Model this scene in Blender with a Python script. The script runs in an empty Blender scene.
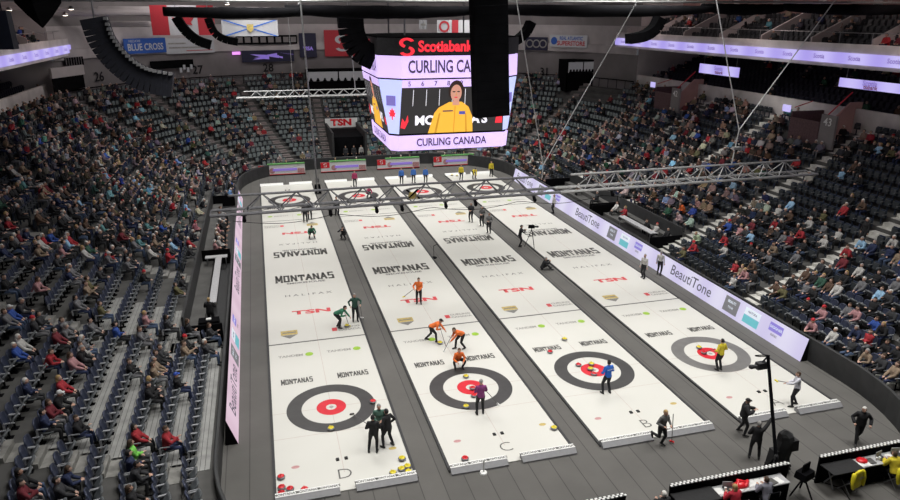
import bpy, bmesh, math, random
import numpy as np
from mathutils import Vector, Matrix
random.seed(11)
PI = math.pi
col = bpy.context.scene.collection
sin, cos = math.sin, math.cos

# ------------------------------------------------------------------ camera
CP = Vector((-1.8331, -42.5132, 15.5113)); YAW, PITCH, ROLL, FPX = 0.27, 0.333, 0.0035, 679.94
_f = Vector((sin(YAW)*cos(PITCH), cos(YAW)*cos(PITCH), -sin(PITCH)))
_r = Vector((cos(YAW), -sin(YAW), 0)); _u = _r.cross(_f)
_r2 = cos(ROLL)*_r + sin(ROLL)*_u; _u2 = -sin(ROLL)*_r + cos(ROLL)*_u
cam = bpy.data.objects.new('camera', bpy.data.cameras.new('camera')); col.objects.link(cam)
M = Matrix((_r2, _u2, -_f)).transposed().to_4x4(); M.translation = CP
cam.matrix_world = M
cam.data.sensor_fit = 'HORIZONTAL'; cam.data.sensor_width = 36; cam.data.lens = 36*FPX/900
cam.data.clip_end = 300
bpy.context.scene.camera = cam
def ray(u, v): return _f + _r2*((u-450)/FPX) - _u2*((v-250)/FPX)
def gz(u, v, z=0.0): d = ray(u, v); t = (z-CP.z)/d.z; return CP + d*t
def pix(p):
    D = Vector(p)-CP; z = D.dot(_f)
    if z < .5: return (-999, -999, z)
    return (450+FPX*D.dot(_r2)/z, 250-FPX*D.dot(_u2)/z, z)

# ------------------------------------------------------------------ materials
def newmat(name):
    m = bpy.data.materials.new(name); m.use_nodes = True
    return m, m.node_tree, m.node_tree.nodes['Principled BSDF']
def mat(name, c, rough=.6, metal=0, noise=0.0, scale=8, emit=0, spec=.5, bump=0):
    m, nt, b = newmat(name)
    b.inputs['Base Color'].default_value = (*c, 1); b.inputs['Roughness'].default_value = rough
    b.inputs['Metallic'].default_value = metal; b.inputs['Specular IOR Level'].default_value = spec
    if noise or bump:
        tc = nt.nodes.new('ShaderNodeTexCoord'); n = nt.nodes.new('ShaderNodeTexNoise')
        n.inputs['Scale'].default_value = scale; n.inputs['Detail'].default_value = 5
        nt.links.new(tc.outputs['Object'], n.inputs['Vector'])
        if noise:
            r = nt.nodes.new('ShaderNodeValToRGB')
            r.color_ramp.elements[0].position = .3; r.color_ramp.elements[1].position = .7
            r.color_ramp.elements[0].color = (*[x*(1-noise) for x in c], 1)
            r.color_ramp.elements[1].color = (*[min(1, x*(1+noise)) for x in c], 1)
            nt.links.new(n.outputs['Fac'], r.inputs['Fac']); nt.links.new(r.outputs['Color'], b.inputs['Base Color'])
        if bump:
            bp = nt.nodes.new('ShaderNodeBump'); bp.inputs['Strength'].default_value = bump; bp.inputs['Distance'].default_value = .02
            nt.links.new(n.outputs['Fac'], bp.inputs['Height']); nt.links.new(bp.outputs['Normal'], b.inputs['Normal'])
    if emit:
        b.inputs['Emission Color'].default_value = (*c, 1); b.inputs['Emission Strength'].default_value = emit
    return m
def objcolor(name, rough=.85):
    m, nt, b = newmat(name)
    oi = nt.nodes.new('ShaderNodeObjectInfo'); n = nt.nodes.new('ShaderNodeTexNoise'); tc = nt.nodes.new('ShaderNodeTexCoord')
    n.inputs['Scale'].default_value = 9; nt.links.new(tc.outputs['Object'], n.inputs['Vector'])
    mr = nt.nodes.new('ShaderNodeMapRange'); mr.inputs[3].default_value = .65; mr.inputs[4].default_value = 1.35
    nt.links.new(n.outputs['Fac'], mr.inputs[0])
    mx = nt.nodes.new('ShaderNodeVectorMath'); mx.operation = 'SCALE'
    nt.links.new(oi.outputs['Color'], mx.inputs[0]); nt.links.new(mr.outputs[0], mx.inputs['Scale'])
    nt.links.new(mx.outputs[0], b.inputs['Base Color']); b.inputs['Roughness'].default_value = rough
    return m
def attrcolor(name, rough=.85):
    m, nt, b = newmat(name)
    a = nt.nodes.new('ShaderNodeAttribute'); a.attribute_name = 'Col'
    nt.links.new(a.outputs['Color'], b.inputs['Base Color']); b.inputs['Roughness'].default_value = rough
    return m
def carpet_mat():
    m, nt, b = newmat('carpet'); L = nt.links
    tc = nt.nodes.new('ShaderNodeTexCoord'); n = nt.nodes.new('ShaderNodeTexNoise'); n.inputs['Scale'].default_value = .6; n.inputs['Detail'].default_value = 8
    L.new(tc.outputs['Object'], n.inputs['Vector'])
    br = nt.nodes.new('ShaderNodeTexBrick'); mp = nt.nodes.new('ShaderNodeMapping'); mp.inputs['Rotation'].default_value = (0, 0, PI/2)
    L.new(tc.outputs['Object'], mp.inputs['Vector']); L.new(mp.outputs[0], br.inputs['Vector'])
    br.offset = .5; br.inputs['Scale'].default_value = 1; br.inputs['Brick Width'].default_value = 90; br.inputs['Row Height'].default_value = .82
    br.inputs['Mortar Size'].default_value = .018
    br.inputs['Color1'].default_value = (.112, .107, .1, 1); br.inputs['Color2'].default_value = (.1, .096, .09, 1); br.inputs['Mortar'].default_value = (.055, .053, .05, 1)
    mr = nt.nodes.new('ShaderNodeMapRange'); mr.inputs[3].default_value = .78; mr.inputs[4].default_value = 1.22; L.new(n.outputs['Fac'], mr.inputs[0])
    mx = nt.nodes.new('ShaderNodeVectorMath'); mx.operation = 'SCALE'; L.new(br.outputs['Color'], mx.inputs[0]); L.new(mr.outputs[0], mx.inputs['Scale'])
    L.new(mx.outputs[0], b.inputs['Base Color']); b.inputs['Roughness'].default_value = .9
    return m
def ice_mat():
    m, nt, b = newmat('pebbled_ice'); L = nt.links
    tc = nt.nodes.new('ShaderNodeTexCoord'); n = nt.nodes.new('ShaderNodeTexNoise'); n.inputs['Scale'].default_value = .35; n.inputs['Detail'].default_value = 6
    L.new(tc.outputs['Object'], n.inputs['Vector'])
    r = nt.nodes.new('ShaderNodeValToRGB'); r.color_ramp.elements[0].color = (.60, .592, .545, 1); r.color_ramp.elements[1].color = (.66, .652, .61, 1)
    L.new(n.outputs['Fac'], r.inputs['Fac']); L.new(r.outputs['Color'], b.inputs['Base Color'])
    b.inputs['Roughness'].default_value = .33; b.inputs['Specular IOR Level'].default_value = .35
    return m
def led_mat(name, a, b2, strength, scale=.6):
    m, nt, b = newmat(name); L = nt.links
    tc = nt.nodes.new('ShaderNodeTexCoord'); w = nt.nodes.new('ShaderNodeTexWave'); w.bands_direction = 'Y'; w.inputs['Scale'].default_value = scale; w.inputs['Distortion'].default_value = .5
    L.new(tc.outputs['Object'], w.inputs['Vector'])
    r = nt.nodes.new('ShaderNodeValToRGB'); r.color_ramp.elements[0].color = (*a, 1); r.color_ramp.elements[1].color = (*b2, 1)
    L.new(w.outputs['Fac'], r.inputs['Fac']); L.new(r.outputs['Color'], b.inputs['Emission Color']); b.inputs['Emission Strength'].default_value = strength
    b.inputs['Base Color'].default_value = (.05, .05, .05, 1)
    return m
MT = dict(
    carpet=carpet_mat(), ice=ice_mat(),
    black=mat('black_fabric', (.012, .012, .013), .8, noise=.3), dark=mat('dark_paint', (.03, .03, .032), .6, noise=.2),
    vblack=mat('matte_black', (.004, .004, .005), .95, noise=.3, scale=2, spec=.08), cablem=mat('cable_silver', (.6, .6, .6), .5, .2, noise=.1),
    board=mat('board_cover', (.035, .036, .037), .6, noise=.25, scale=1.5),
    conc=mat('concrete', (.085, .083, .08), .8, noise=.25, scale=1.2), treadl=mat('grey_concrete', (.24, .235, .22), .8, noise=.3, scale=3), treadf=mat('pinkish_concrete', (.2, .17, .165), .8, noise=.3, scale=3), deck=mat('metal_deck', (.34, .34, .33), .5, noise=.2, scale=2), tread=mat('pale_concrete', (.56, .55, .51), .8, noise=.3, scale=3),
    seatback=mat('navy_plastic', (.038, .046, .078), .42, noise=.3, scale=6), seatpan=mat('grey_pan', (.10, .11, .115), .45, noise=.25, scale=6),
    arm=mat('pale_armrest', (.35, .36, .38), .4, noise=.1), skin=mat('skin', (.52, .31, .23), .6, noise=.12, scale=12),
    skin2=mat('skin_b', (.58, .37, .29), .6, noise=.12, scale=12), cloth=objcolor('cloth'), hair=objcolor('hair', .7), attr=attrcolor('crowd_cloth'),
    attrseat=attrcolor('distant_seat', .5), eye=mat('eye_dark', (.02, .015, .01), .3, noise=.1), mouth=mat('lip', (.3, .08, .07), .5, noise=.1),
    shoe=mat('shoe_rubber', (.012, .012, .012), .5, noise=.2), ring=mat('ring_charcoal', (.055, .053, .053), .4, noise=.15, scale=2),
    ring_glare=mat('ring_grey_glare', (.17, .165, .16), .4, noise=.12, scale=2), red=mat('ring_red', (.62, .02, .035), .4, noise=.08, scale=3),
    ink=mat('ink_black', (.085, .082, .077), .5, noise=.2), steelgrey=mat('bumper_grey', (.24, .24, .25), .5, noise=.08), ink2=mat('ink_mid', (.2, .196, .188), .5, noise=.15), inkg=mat('ink_grey', (.33, .32, .30), .5, noise=.2), inkr=mat('ink_red', (.58, .06, .07), .5, noise=.1),
    gold=mat('ink_gold', (.5, .38, .12), .5, noise=.25), lime=mat('ink_green', (.3, .5, .04), .5, noise=.15), pale=mat('pale_line', (.5, .40, .36), .5, noise=.1),
    pink=mat('ink_pink', (.5, .26, .26), .5, noise=.2), white=mat('white_paint', (.78, .78, .76), .5, noise=.05), wgrey=mat('grey_paint', (.45, .45, .46), .5, noise=.1),
    granite=mat('granite', (.2, .2, .21), .35, noise=.5, scale=60), hred=mat('handle_red', (.7, .02, .03), .3, noise=.05), hyel=mat('handle_yellow', (.75, .62, .03), .3, noise=.05),
    alu=mat('aluminium', (.36, .36, .36), .45, .5, noise=.15), truss=mat('truss_shaded', (.13, .13, .14), .5, .4, noise=.2), steel=mat('steel', (.3, .3, .31), .4, .7, noise=.1),
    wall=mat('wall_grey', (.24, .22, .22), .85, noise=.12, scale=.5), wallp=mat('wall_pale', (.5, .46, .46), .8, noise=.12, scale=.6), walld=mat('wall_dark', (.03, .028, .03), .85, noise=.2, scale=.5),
    parapet=mat('parapet', (.68, .63, .61), .75, noise=.15, scale=.8), pinkw=mat('suite_wall_glow', (.24, .13, .12), .8, noise=.2, scale=.5, emit=.10),  # suite wall glows faintly, standing in for light falling on it
    yellow=mat('coat_yellow', (.8, .68, .02), .6, noise=.1), teal=mat('teal', (.05, .35, .33), .5, noise=.1),
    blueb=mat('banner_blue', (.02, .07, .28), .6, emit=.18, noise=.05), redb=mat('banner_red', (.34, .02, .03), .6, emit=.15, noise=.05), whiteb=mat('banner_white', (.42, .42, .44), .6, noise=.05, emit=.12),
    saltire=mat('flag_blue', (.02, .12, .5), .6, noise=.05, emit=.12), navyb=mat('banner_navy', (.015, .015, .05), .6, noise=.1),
    glow=mat('lamp_glow', (1, .85, .7), .5, emit=5), magl=mat('magenta_glow', (.8, .3, .85), .5, emit=1.0), bluel=mat('blue_glow', (.08, .12, 1), .5, emit=1.6),
    led=led_mat('led_white', (.62, .57, .82), (.73, .70, .88), .95, .12), ledL=led_mat('led_pink', (.70, .50, .62), (.78, .58, .70), .9, .12),
    rib=led_mat('ribbon_lavender', (.40, .33, .82), (.56, .50, .92), 1.0, .1), ribt=mat('ribbon_logo', (.22, .15, .5), .5, emit=.6),
    scr=mat('screen_lavender', (.66, .50, .92), .5, emit=1.0), scrd=mat('screen_dark', (.035, .033, .035), .5, emit=.6), scrw=mat('screen_white', (.8, .78, .85), .5, emit=1.0),
    scry=mat('screen_yellow', (.78, .42, .045), .5, emit=.95), scry2=mat('screen_amber', (.5, .25, .02), .5, emit=.9), scrs=mat('screen_skin', (.55, .27, .2), .5, emit=.9), scrh=mat('screen_brown', (.03, .015, .012), .5, emit=.8),
    scrr=mat('screen_red', (.8, .03, .05), .5, emit=1.0), scrt=mat('screen_text', (.06, .04, .09), .5, emit=.7), scrb=mat('screen_blue', (.07, .09, .4), .5, emit=.8), scrl=mat('screen_pale_blue', (.5, .55, .9), .5, emit=.9),
    ledg=mat('led_grey', (.13, .13, .14), .5, emit=.8), ledt=mat('led_teal', (.10, .33, .37), .5, emit=.9), ledb=mat('led_violet', (.17, .14, .42), .5, emit=.9), ledk=mat('led_ink', (.06, .06, .08), .5, emit=.7), ledw=mat('led_light', (.5, .55, .62), .5, emit=.8),
)

# ------------------------------------------------------------------ mesh helpers
class MB:
    def __init__(s): s.v = []; s.f = []; s.m = []; s.c = []
    def add(s, vs, fs, mi=0, c=None):
        b = len(s.v); s.v += [tuple(p) for p in vs]; s.f += [tuple(i+b for i in f) for f in fs]; s.m += [mi]*len(fs)
        if c is not None: s.c += [c]*len(vs)
        return s
    def box(s, x0, x1, y0, y1, z0, z1, mi=0, c=None, T=None, taper=0):
        vs = [Vector((x, y, z)) for z in (z0, z1) for y in (y0, y1) for x in (x0, x1)]
        if taper:
            cx, cy = (x0+x1)/2, (y0+y1)/2
            for p in vs[4:]: p.x = cx+(p.x-cx)*(1-taper); p.y = cy+(p.y-cy)*(1-taper)
        if T is not None: vs = [T @ p for p in vs]
        return s.add(vs, [(0, 2, 3, 1), (4, 5, 7, 6), (0, 1, 5, 4), (2, 6, 7, 3), (0, 4, 6, 2), (1, 3, 7, 5)], mi, c)
    def tube(s, pts, rad, n=8, mi=0, c=None, cap=True, flat=1.0):
        pts = [Vector(p) for p in pts]
        if not hasattr(rad, '__len__'): rad = [rad]*len(pts)
        rings = []; up = None; P = []; R = []
        if cap:
            d0 = (pts[0]-pts[1]).normalized(); d1 = (pts[-1]-pts[-2]).normalized()
            P = [pts[0]+d0*rad[0]*.75]+pts+[pts[-1]+d1*rad[-1]*.75]; R = [rad[0]*.5]+list(rad)+[rad[-1]*.5]
        else: P, R = pts, list(rad)
        for i, p in enumerate(P):
            a = P[max(i-1, 0)]; b = P[min(i+1, len(P)-1)]; t = (b-a)
            if t.length < 1e-9: t = Vector((0, 0, 1))
            t.normalize()
            if up is None: up = Vector((0, 0, 1)) if abs(t.z) < .9 else Vector((1, 0, 0))
            x = t.cross(up)
            if x.length < 1e-4: x = t.cross(Vector((1, 0, 0)))
            x.normalize(); y = x.cross(t).normalized(); up = y
            rings.append([p+x*cos(2*PI*k/n)*R[i]+y*sin(2*PI*k/n)*R[i]*flat for k in range(n)])
        vs = [q for r in rings for q in r]; fs = []
        for i in range(len(rings)-1):
            for k in range(n): fs.append((i*n+k, i*n+(k+1) % n, (i+1)*n+(k+1) % n, (i+1)*n+k))
        fs.append(tuple(range(n-1, -1, -1))); fs.append(tuple((len(rings)-1)*n+k for k in range(n)))
        return s.add(vs, fs, mi, c)
    def loft(s, secs, n=16, mi=0):
        # secs: (center, xaxis, yaxis, rx, ry)
        vs = [c+x*cos(2*PI*k/n)*rx+y*sin(2*PI*k/n)*ry for c, x, y, rx, ry in secs for k in range(n)]; fs = []
        for i in range(len(secs)-1):
            for k in range(n): fs.append((i*n+k, i*n+(k+1) % n, (i+1)*n+(k+1) % n, (i+1)*n+k))
        fs.append(tuple(range(n-1, -1, -1))); fs.append(tuple((len(secs)-1)*n+k for k in range(n)))
        return s.add(vs, fs, mi)
    def ell(s, c, rx, ry, rz, nu=12, nv=8, T=None, keep=None, mi=0, col_=None):
        c = Vector(c); vs = []; fs = []
        for j in range(nv+1):
            ph = PI*j/nv
            for k in range(nu):
                p = Vector((rx*sin(ph)*cos(2*PI*k/nu), ry*sin(ph)*sin(2*PI*k/nu), rz*cos(ph)))
                vs.append(p)
        for j in range(nv):
            for k in range(nu):
                f = (j*nu+k, (j+1)*nu+k, (j+1)*nu+(k+1) % nu, j*nu+(k+1) % nu)
                if keep is None or keep(sum((vs[i] for i in f), Vector())/4): fs.append(f)
        if T is not None: vs = [T @ p for p in vs]
        vs = [p+c for p in vs]
        return s.add(vs, fs, mi, col_)
    def lathe(s, prof, n=20, c=(0, 0, 0), mi=0):
        vs = [(c[0]+r*cos(2*PI*k/n), c[1]+r*sin(2*PI*k/n), c[2]+z) for r, z in prof for k in range(n)]; fs = []
        for i in range(len(prof)-1):
            for k in range(n): fs.append((i*n+k, i*n+(k+1) % n, (i+1)*n+(k+1) % n, (i+1)*n+k))
        fs.append(tuple(range(n-1, -1, -1))); fs.append(tuple((len(prof)-1)*n+k for k in range(n)))
        return s.add(vs, fs, mi)
    def quad(s, a, b, c, d, mi=0): return s.add([a, b, c, d], [(0, 1, 2, 3)], mi)
    def disc(s, x, y, z, r0, r1, n=64, mi=0, sy=1):
        if r0 <= 0: return s.add([(x+r1*cos(2*PI*k/n), y+sy*r1*sin(2*PI*k/n), z) for k in range(n)], [tuple(range(n))], mi)
        vs = [(x+r*cos(2*PI*k/n), y+sy*r*sin(2*PI*k/n), z) for r in (r0, r1) for k in range(n)]
        return s.add(vs, [(k, n+k, n+(k+1) % n, (k+1) % n) for k in range(n)], mi)
    def mesh(s, name='m', smooth=False):
        me = bpy.data.meshes.new(name); me.from_pydata(s.v, [], s.f)
        if len(set(s.m)) > 1 or (s.m and s.m[0]): me.polygons.foreach_set('material_index', s.m)
        if s.c:
            a = me.color_attributes.new('Col', 'FLOAT_COLOR', 'POINT')
            a.data.foreach_set('color', np.array([(*c, 1) for c in s.c], dtype=np.float32).ravel())
        if smooth: me.polygons.foreach_set('use_smooth', [True]*len(me.polygons))
        me.update(); return me
    def build(s, name, mats, parent=None, smooth=False, loc=None, rot=None):
        return link(name, s.mesh(name, smooth), mats, parent, loc, rot)
def link(name, me, mats, parent=None, loc=None, rot=None):
    if mats is not None and not len(me.materials):
        for m in (mats if isinstance(mats, (list, tuple)) else [mats]): me.materials.append(m)
    o = bpy.data.objects.new(name, me); col.objects.link(o)
    if parent: o.parent = parent
    if loc is not None: o.location = loc
    if rot is not None: o.rotation_euler = rot
    return o
def tag(o, label, cat, group=None, kind=None):
    if label: o['label'] = label
    if cat: o['category'] = cat
    if group: o['group'] = group
    if kind: o['kind'] = kind
    return o
def empty(name, loc=(0, 0, 0), rz=0, label=None, cat=None, group=None):
    o = bpy.data.objects.new(name, None); col.objects.link(o); o.location = loc; o.rotation_euler = (0, 0, rz); o.empty_display_size = .1
    return tag(o, label, cat, group)
def struct(name, mb, mats, label=None, cat=None, smooth=False):
    o = mb.build(name, mats, smooth=smooth); o['kind'] = 'structure'
    if label: o['label'] = label; o['category'] = cat
    return o
_txt = {}
def text_mesh(s, size=1.0, bold=0.0, extr=0.0):
    k = (s, size, bold, extr)
    if k in _txt: return _txt[k].copy()
    cu = bpy.data.curves.new('t', 'FONT'); cu.body = s; cu.size = size; cu.align_x = 'CENTER'; cu.align_y = 'CENTER'; cu.offset = bold; cu.extrude = extr; cu.resolution_u = 3
    o = bpy.data.objects.new('t', cu); col.objects.link(o)
    dg = bpy.context.evaluated_depsgraph_get(); dg.update()
    me = bpy.data.meshes.new_from_object(o.evaluated_get(dg)); bpy.data.objects.remove(o)
    me.name = 'lettering'; me.materials.clear(); _txt[k] = me
    return me.copy()
def put_text(s, size, m, parent, org, right, up, bold=0.0, name='lettering', width=None, me=None):
    """text centred on org, reading along right, with up"""
    me = me or text_mesh(s, size, bold)
    right = Vector(right).normalized(); up = Vector(up).normalized(); n = right.cross(up)
    M = Matrix((right, up, n)).transposed().to_4x4()
    if width:
        xs = [v.co.x for v in me.vertices]; w = max(xs)-min(xs); M = M @ Matrix.Diagonal((width/w, 1, 1, 1))
    M.translation = Vector(org)
    me.transform(M); return link(name, me, m, parent)
def slab_word(word, h=1.0):
    """heavy slab-serif lettering, taller at both ends"""
    G = {'M': [((0, 0), (0, 1)), ((0, 1), (.5, .25)), ((.5, .25), (1, 1)), ((1, 1), (1, 0))], 'O': [((.1, 0), (.1, 1)), ((.9, 0), (.9, 1)), ((.1, .95), (.9, .95)), ((.1, .05), (.9, .05))],
         'N': [((.05, 0), (.05, 1)), ((.05, 1), (.9, 0)), ((.9, 0), (.9, 1))], 'T': [((.5, 0), (.5, 1)), ((0, .95), (1, .95)), ((0, .95), (0, .7)), ((1, .95), (1, .7))],
         'A': [((0, 0), (.5, 1)), ((.5, 1), (1, 0)), ((.25, .35), (.75, .35))], 'S': [((.1, .95), (.95, .95)), ((.1, .95), (.1, .52)), ((.1, .52), (.9, .52)), ((.9, .52), (.9, .05)), ((.05, .05), (.9, .05))], "'": [((.5, .75), (.5, 1))]}
    mb = MB(); x = 0; L = []; W = {"'": .25}
    tot = sum(W.get(ch, .62)*h+.27*h for ch in word)
    for i, ch in enumerate(word):
        w = W.get(ch, .62)*h; t = .25*h; cxm = (x+w/2)/tot*2-1; hh = h*(1+.28*cxm*cxm)
        for (a, b) in G[ch]:
            p = Vector((x+a[0]*w, (a[1]-.5)*hh, 0)); q = Vector((x+b[0]*w, (b[1]-.5)*hh, 0)); d = (q-p).normalized(); s = Vector((-d.y, d.x, 0))*t/2
            p -= d*t*.3; q += d*t*.3
            mb.add([p-s, q-s, q+s, p+s], [(0, 1, 2, 3)])
        if ch in 'MNAT':
            for fx in ([.5] if ch == 'T' else [0, 1]):
                mb.box(x+fx*w-.16*h, x+fx*w+.16*h, -.5*hh-.03*h, -.5*hh+.07*h, -.0005, 0)
        x += w+.27*h
    for i, v in enumerate(mb.v): mb.v[i] = (v[0]-tot/2+.135*h, v[1], v[2])
    return mb.mesh('slab')

# ------------------------------------------------------------------ bowl geometry
XC, HX, HY, RC = 9.05, 13.3, 29.75, 8.5
CR = {'ne': (XC+HX-RC, HY-RC), 'nw': (XC-HX+RC, HY-RC), 'sw': (XC-HX+RC, -HY+RC), 'se': (XC+HX-RC, -HY+RC)}
ROW = .88; D0 = .75
def rowd(k): return D0+ROW*k
def rowz(k): return 1.0+.29*k+.0075*k*k-.45
def ring_path(a0=-90, a1=270, step=6):
    """boundary points with outward normals, by normal angle; straights add their own ends"""
    out = []; a = a0
    while a <= a1+1e-6:
        A = math.radians(a); n = Vector((cos(A), sin(A), 0))
        am = a % 360
        c = CR['ne'] if am < 90 else CR['nw'] if am < 180 else CR['sw'] if am < 270 else CR['se']
        cs = [c]
        if am == 0: cs = [CR['se'], CR['ne']]
        elif am == 90: cs = [CR['ne'], CR['nw']]
        elif am == 180: cs = [CR['nw'], CR['sw']]
        elif am == 270: cs = [CR['sw'], CR['se']]
        if a == a0 and len(cs) > 1: cs = cs[1:]
        if a == a1 and len(cs) > 1: cs = cs[:1]
        for c in cs: out.append((Vector((c[0], c[1], 0))+n*RC, n))
        a += step
    return out
def sweep(mb, path, prof, mi=0, closed=False):
    """prof: list of (d, z)"""
    m = len(prof); vs = [b+n*d+Vector((0, 0, z)) for b, n in path for d, z in prof]; fs = []
    N = len(path)
    for i in range(N-1 if not closed else N):
        j = (i+1) % N
        for k in range(m-1): fs.append((i*m+k, j*m+k, j*m+k+1, i*m+k+1))
    mb.add(vs, fs, mi)
FULL = ring_path(-90, 270, 6)
# rink floor
mb = MB(); mb.box(-35, 55, -48, 52, -.35, -.04); struct('floor', mb, MT['carpet'], 'dark grey carpet laid around the curling sheets', 'floor')
# terraces
mb = MB(); prof = [(.14, -.04), (.14, rowz(0))]
for k in range(18):
    prof += [(rowd(k)+.44 if k < 17 else rowd(k)+.62, rowz(k))]
    if k < 17: prof += [(rowd(k)+.44, rowz(k+1))]
sweep(mb, FULL, prof)
struct('floor_terraces', mb, MT['conc'], 'grey concrete stepped terraces of the seating bowl', 'terrace')
mb = MB()
for k in range(6):
    for j in range(5): d0 = rowd(k)-.43+j*.17; mb.box(XC-HX-d0-.15, XC-HX-d0, -21.2, -8.2 if k > 1 else -11.1, rowz(k)+.005, rowz(k)+.02)
struct('floor_metal_decking', mb, MT['deck'], 'ribbed pale metal decking under the lowest left rows', 'decking')
# dasher boards, wrapped black
for nm, a0, a1, lb in (('wall_boards_right', -84, 84, 'low black covered rink boards along the right stand'), ('wall_boards_far', 84, 96, 'low black covered boards across the far end'), ('wall_boards_left', 96, 252, 'low black covered rink boards along the left stand')):
    mb = MB(); sweep(mb, ring_path(a0, a1, 6), [(0, -.04), (0, 1.12), (.03, 1.15), (.10, 1.15), (.13, 1.12), (.13, -.04)]); struct(nm, mb, MT['board'], lb, 'boards')
# parapet + upper club terraces on the two long sides
def side_path(side, y0, y1):
    x = XC+HX if side > 0 else XC-HX; n = Vector((side, 0, 0)); return [(Vector((x, y, 0)), n) for y in ((y0, y1) if side > 0 else (y1, y0))]
TOP = rowd(17)+.62
for side, y0, y1, sn in ((1, -40, 28.5, 'right'), (-1, -40, 33, 'left')):
    pth = side_path(side, y0, y1)
    mb = MB(); sweep(mb, pth, [(TOP, rowz(17)-.5), (TOP, 9.35), (TOP+.25, 9.35), (TOP+.25, 7.5)]); mb.add([(p[0], p[1], p[2]) for p in ()], [])
    struct('wall_parapet_'+sn, mb, MT['parapet'], 'pale concrete parapet above the %s stand' % sn, 'parapet')
    mb = MB(); pr = []
    for k in range(9): pr += [(TOP+.25+k*.9, 8.2+k*.35), (TOP+.25+(k+1)*.9, 8.2+k*.35)]
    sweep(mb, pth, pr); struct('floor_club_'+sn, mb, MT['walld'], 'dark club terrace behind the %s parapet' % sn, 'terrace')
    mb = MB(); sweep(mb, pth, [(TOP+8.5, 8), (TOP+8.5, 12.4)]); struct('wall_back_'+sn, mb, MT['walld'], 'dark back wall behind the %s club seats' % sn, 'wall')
    RD = 14.35 if side > 0 else 14.4; zb = 12.45 if side > 0 else 12.0
    mb = MB(); sweep(mb, pth, [(26, zb-.25), (RD+.1, zb-.25), (RD+.1, zb+1.3), (RD+.35, zb+1.3), (RD+.35, zb+.75), (26, zb+.75), (26, zb-.25)])
    mb.add([b+n*d+Vector((0, 0, z)) for (b, n) in (pth[0],) for d, z in ((26, zb-.25), (RD+.1, zb-.25), (RD+.1, zb+1.3), (RD+.35, zb+1.3), (RD+.35, zb+.75), (26, zb+.75))], [(0, 1, 2, 3, 4, 5)])
    mb.add([b+n*d+Vector((0, 0, z)) for (b, n) in (pth[1],) for d, z in ((26, zb-.25), (RD+.1, zb-.25), (RD+.1, zb+1.3), (RD+.35, zb+1.3), (RD+.35, zb+.75), (26, zb+.75))], [(0, 1, 2, 3, 4, 5)])
    struct('floor_upper_deck_'+sn, mb, MT['parapet'], 'pale overhanging upper deck along the %s side' % sn, 'deck')
    # upper deck rows and back wall
    mb = MB(); pr = []
    for k in range(5): pr += [(RD+1.2+k*.9, zb+.76+k*.42), (RD+1.2+(k+1)*.9, zb+.76+k*.42)]
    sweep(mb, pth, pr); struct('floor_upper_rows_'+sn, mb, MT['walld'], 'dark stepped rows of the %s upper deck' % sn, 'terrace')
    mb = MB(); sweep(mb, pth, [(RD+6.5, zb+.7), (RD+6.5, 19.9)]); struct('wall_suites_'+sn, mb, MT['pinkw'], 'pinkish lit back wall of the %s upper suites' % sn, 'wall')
    # suite partitions
    x0 = XC+side*(HX+RD+1.0); y = y0+3; i = 0
    while y < y1:
        mb = MB(); xs = [x0, x0+side*5.4]
        for dy in (0,): mb.add([(xs[0], y, zb+.75), (xs[0], y, zb+1.6), (xs[1], y, zb+4.1), (xs[1], y, zb+.75), (xs[0], y+.15, zb+.75), (xs[0], y+.15, zb+1.6), (xs[1], y+.15, zb+4.1), (xs[1], y+.15, zb+.75)], [(0, 1, 2, 3), (4, 7, 6, 5), (0, 4, 5, 1), (1, 5, 6, 2), (2, 6, 7, 3)])
        mb.box(min(xs[1], xs[1]+side*.9), max(xs[1], xs[1]+side*.9), y-.3, y+.45, zb+.75, 19)
        o = mb.build('wall_partition', MT['wallp']); o['kind'] = 'structure'; y += 5.4
    # fascia ribbon
    o = empty('led_ribbon', (0, 0, 0), 0, 'long lavender LED ribbon on the front of the %s upper deck' % sn, 'LED ribbon')
    mb = MB(); xr = XC+side*(HX+RD); mb.box(min(xr, xr+side*.1), max(xr, xr+side*.1), y0, y1, zb, zb+.72); mb.build('led_panel', MT['rib'], o)
    y = y0+1.6
    while y < y1-1:
        put_text('Scotia', .42, MT['ribt'], o, (xr-side*.012, y, zb+.38), (0, -side, 0), (0, 0, 1), .01); y += 3.1
# railing above right deck
for side, y0, y1, zb, sn in ((1, -40, 28.5, 12.45, 'right'), (-1, -20, 33, 12.0, 'left')):
    mb = MB(); x = XC+side*(HX+14.9)
    mb.tube([(x, y0, zb+2.0), (x, y1, zb+2.0)], .03, 6)
    y = y0
    while y < y1: mb.tube([(x, y, zb+.76), (x, y, zb+2.0)], .02, 5); y += 2.7
    tag(mb.build('guard_rail', MT['steel']), 'thin metal guard rail along the %s upper deck' % sn, 'railing')

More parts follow.
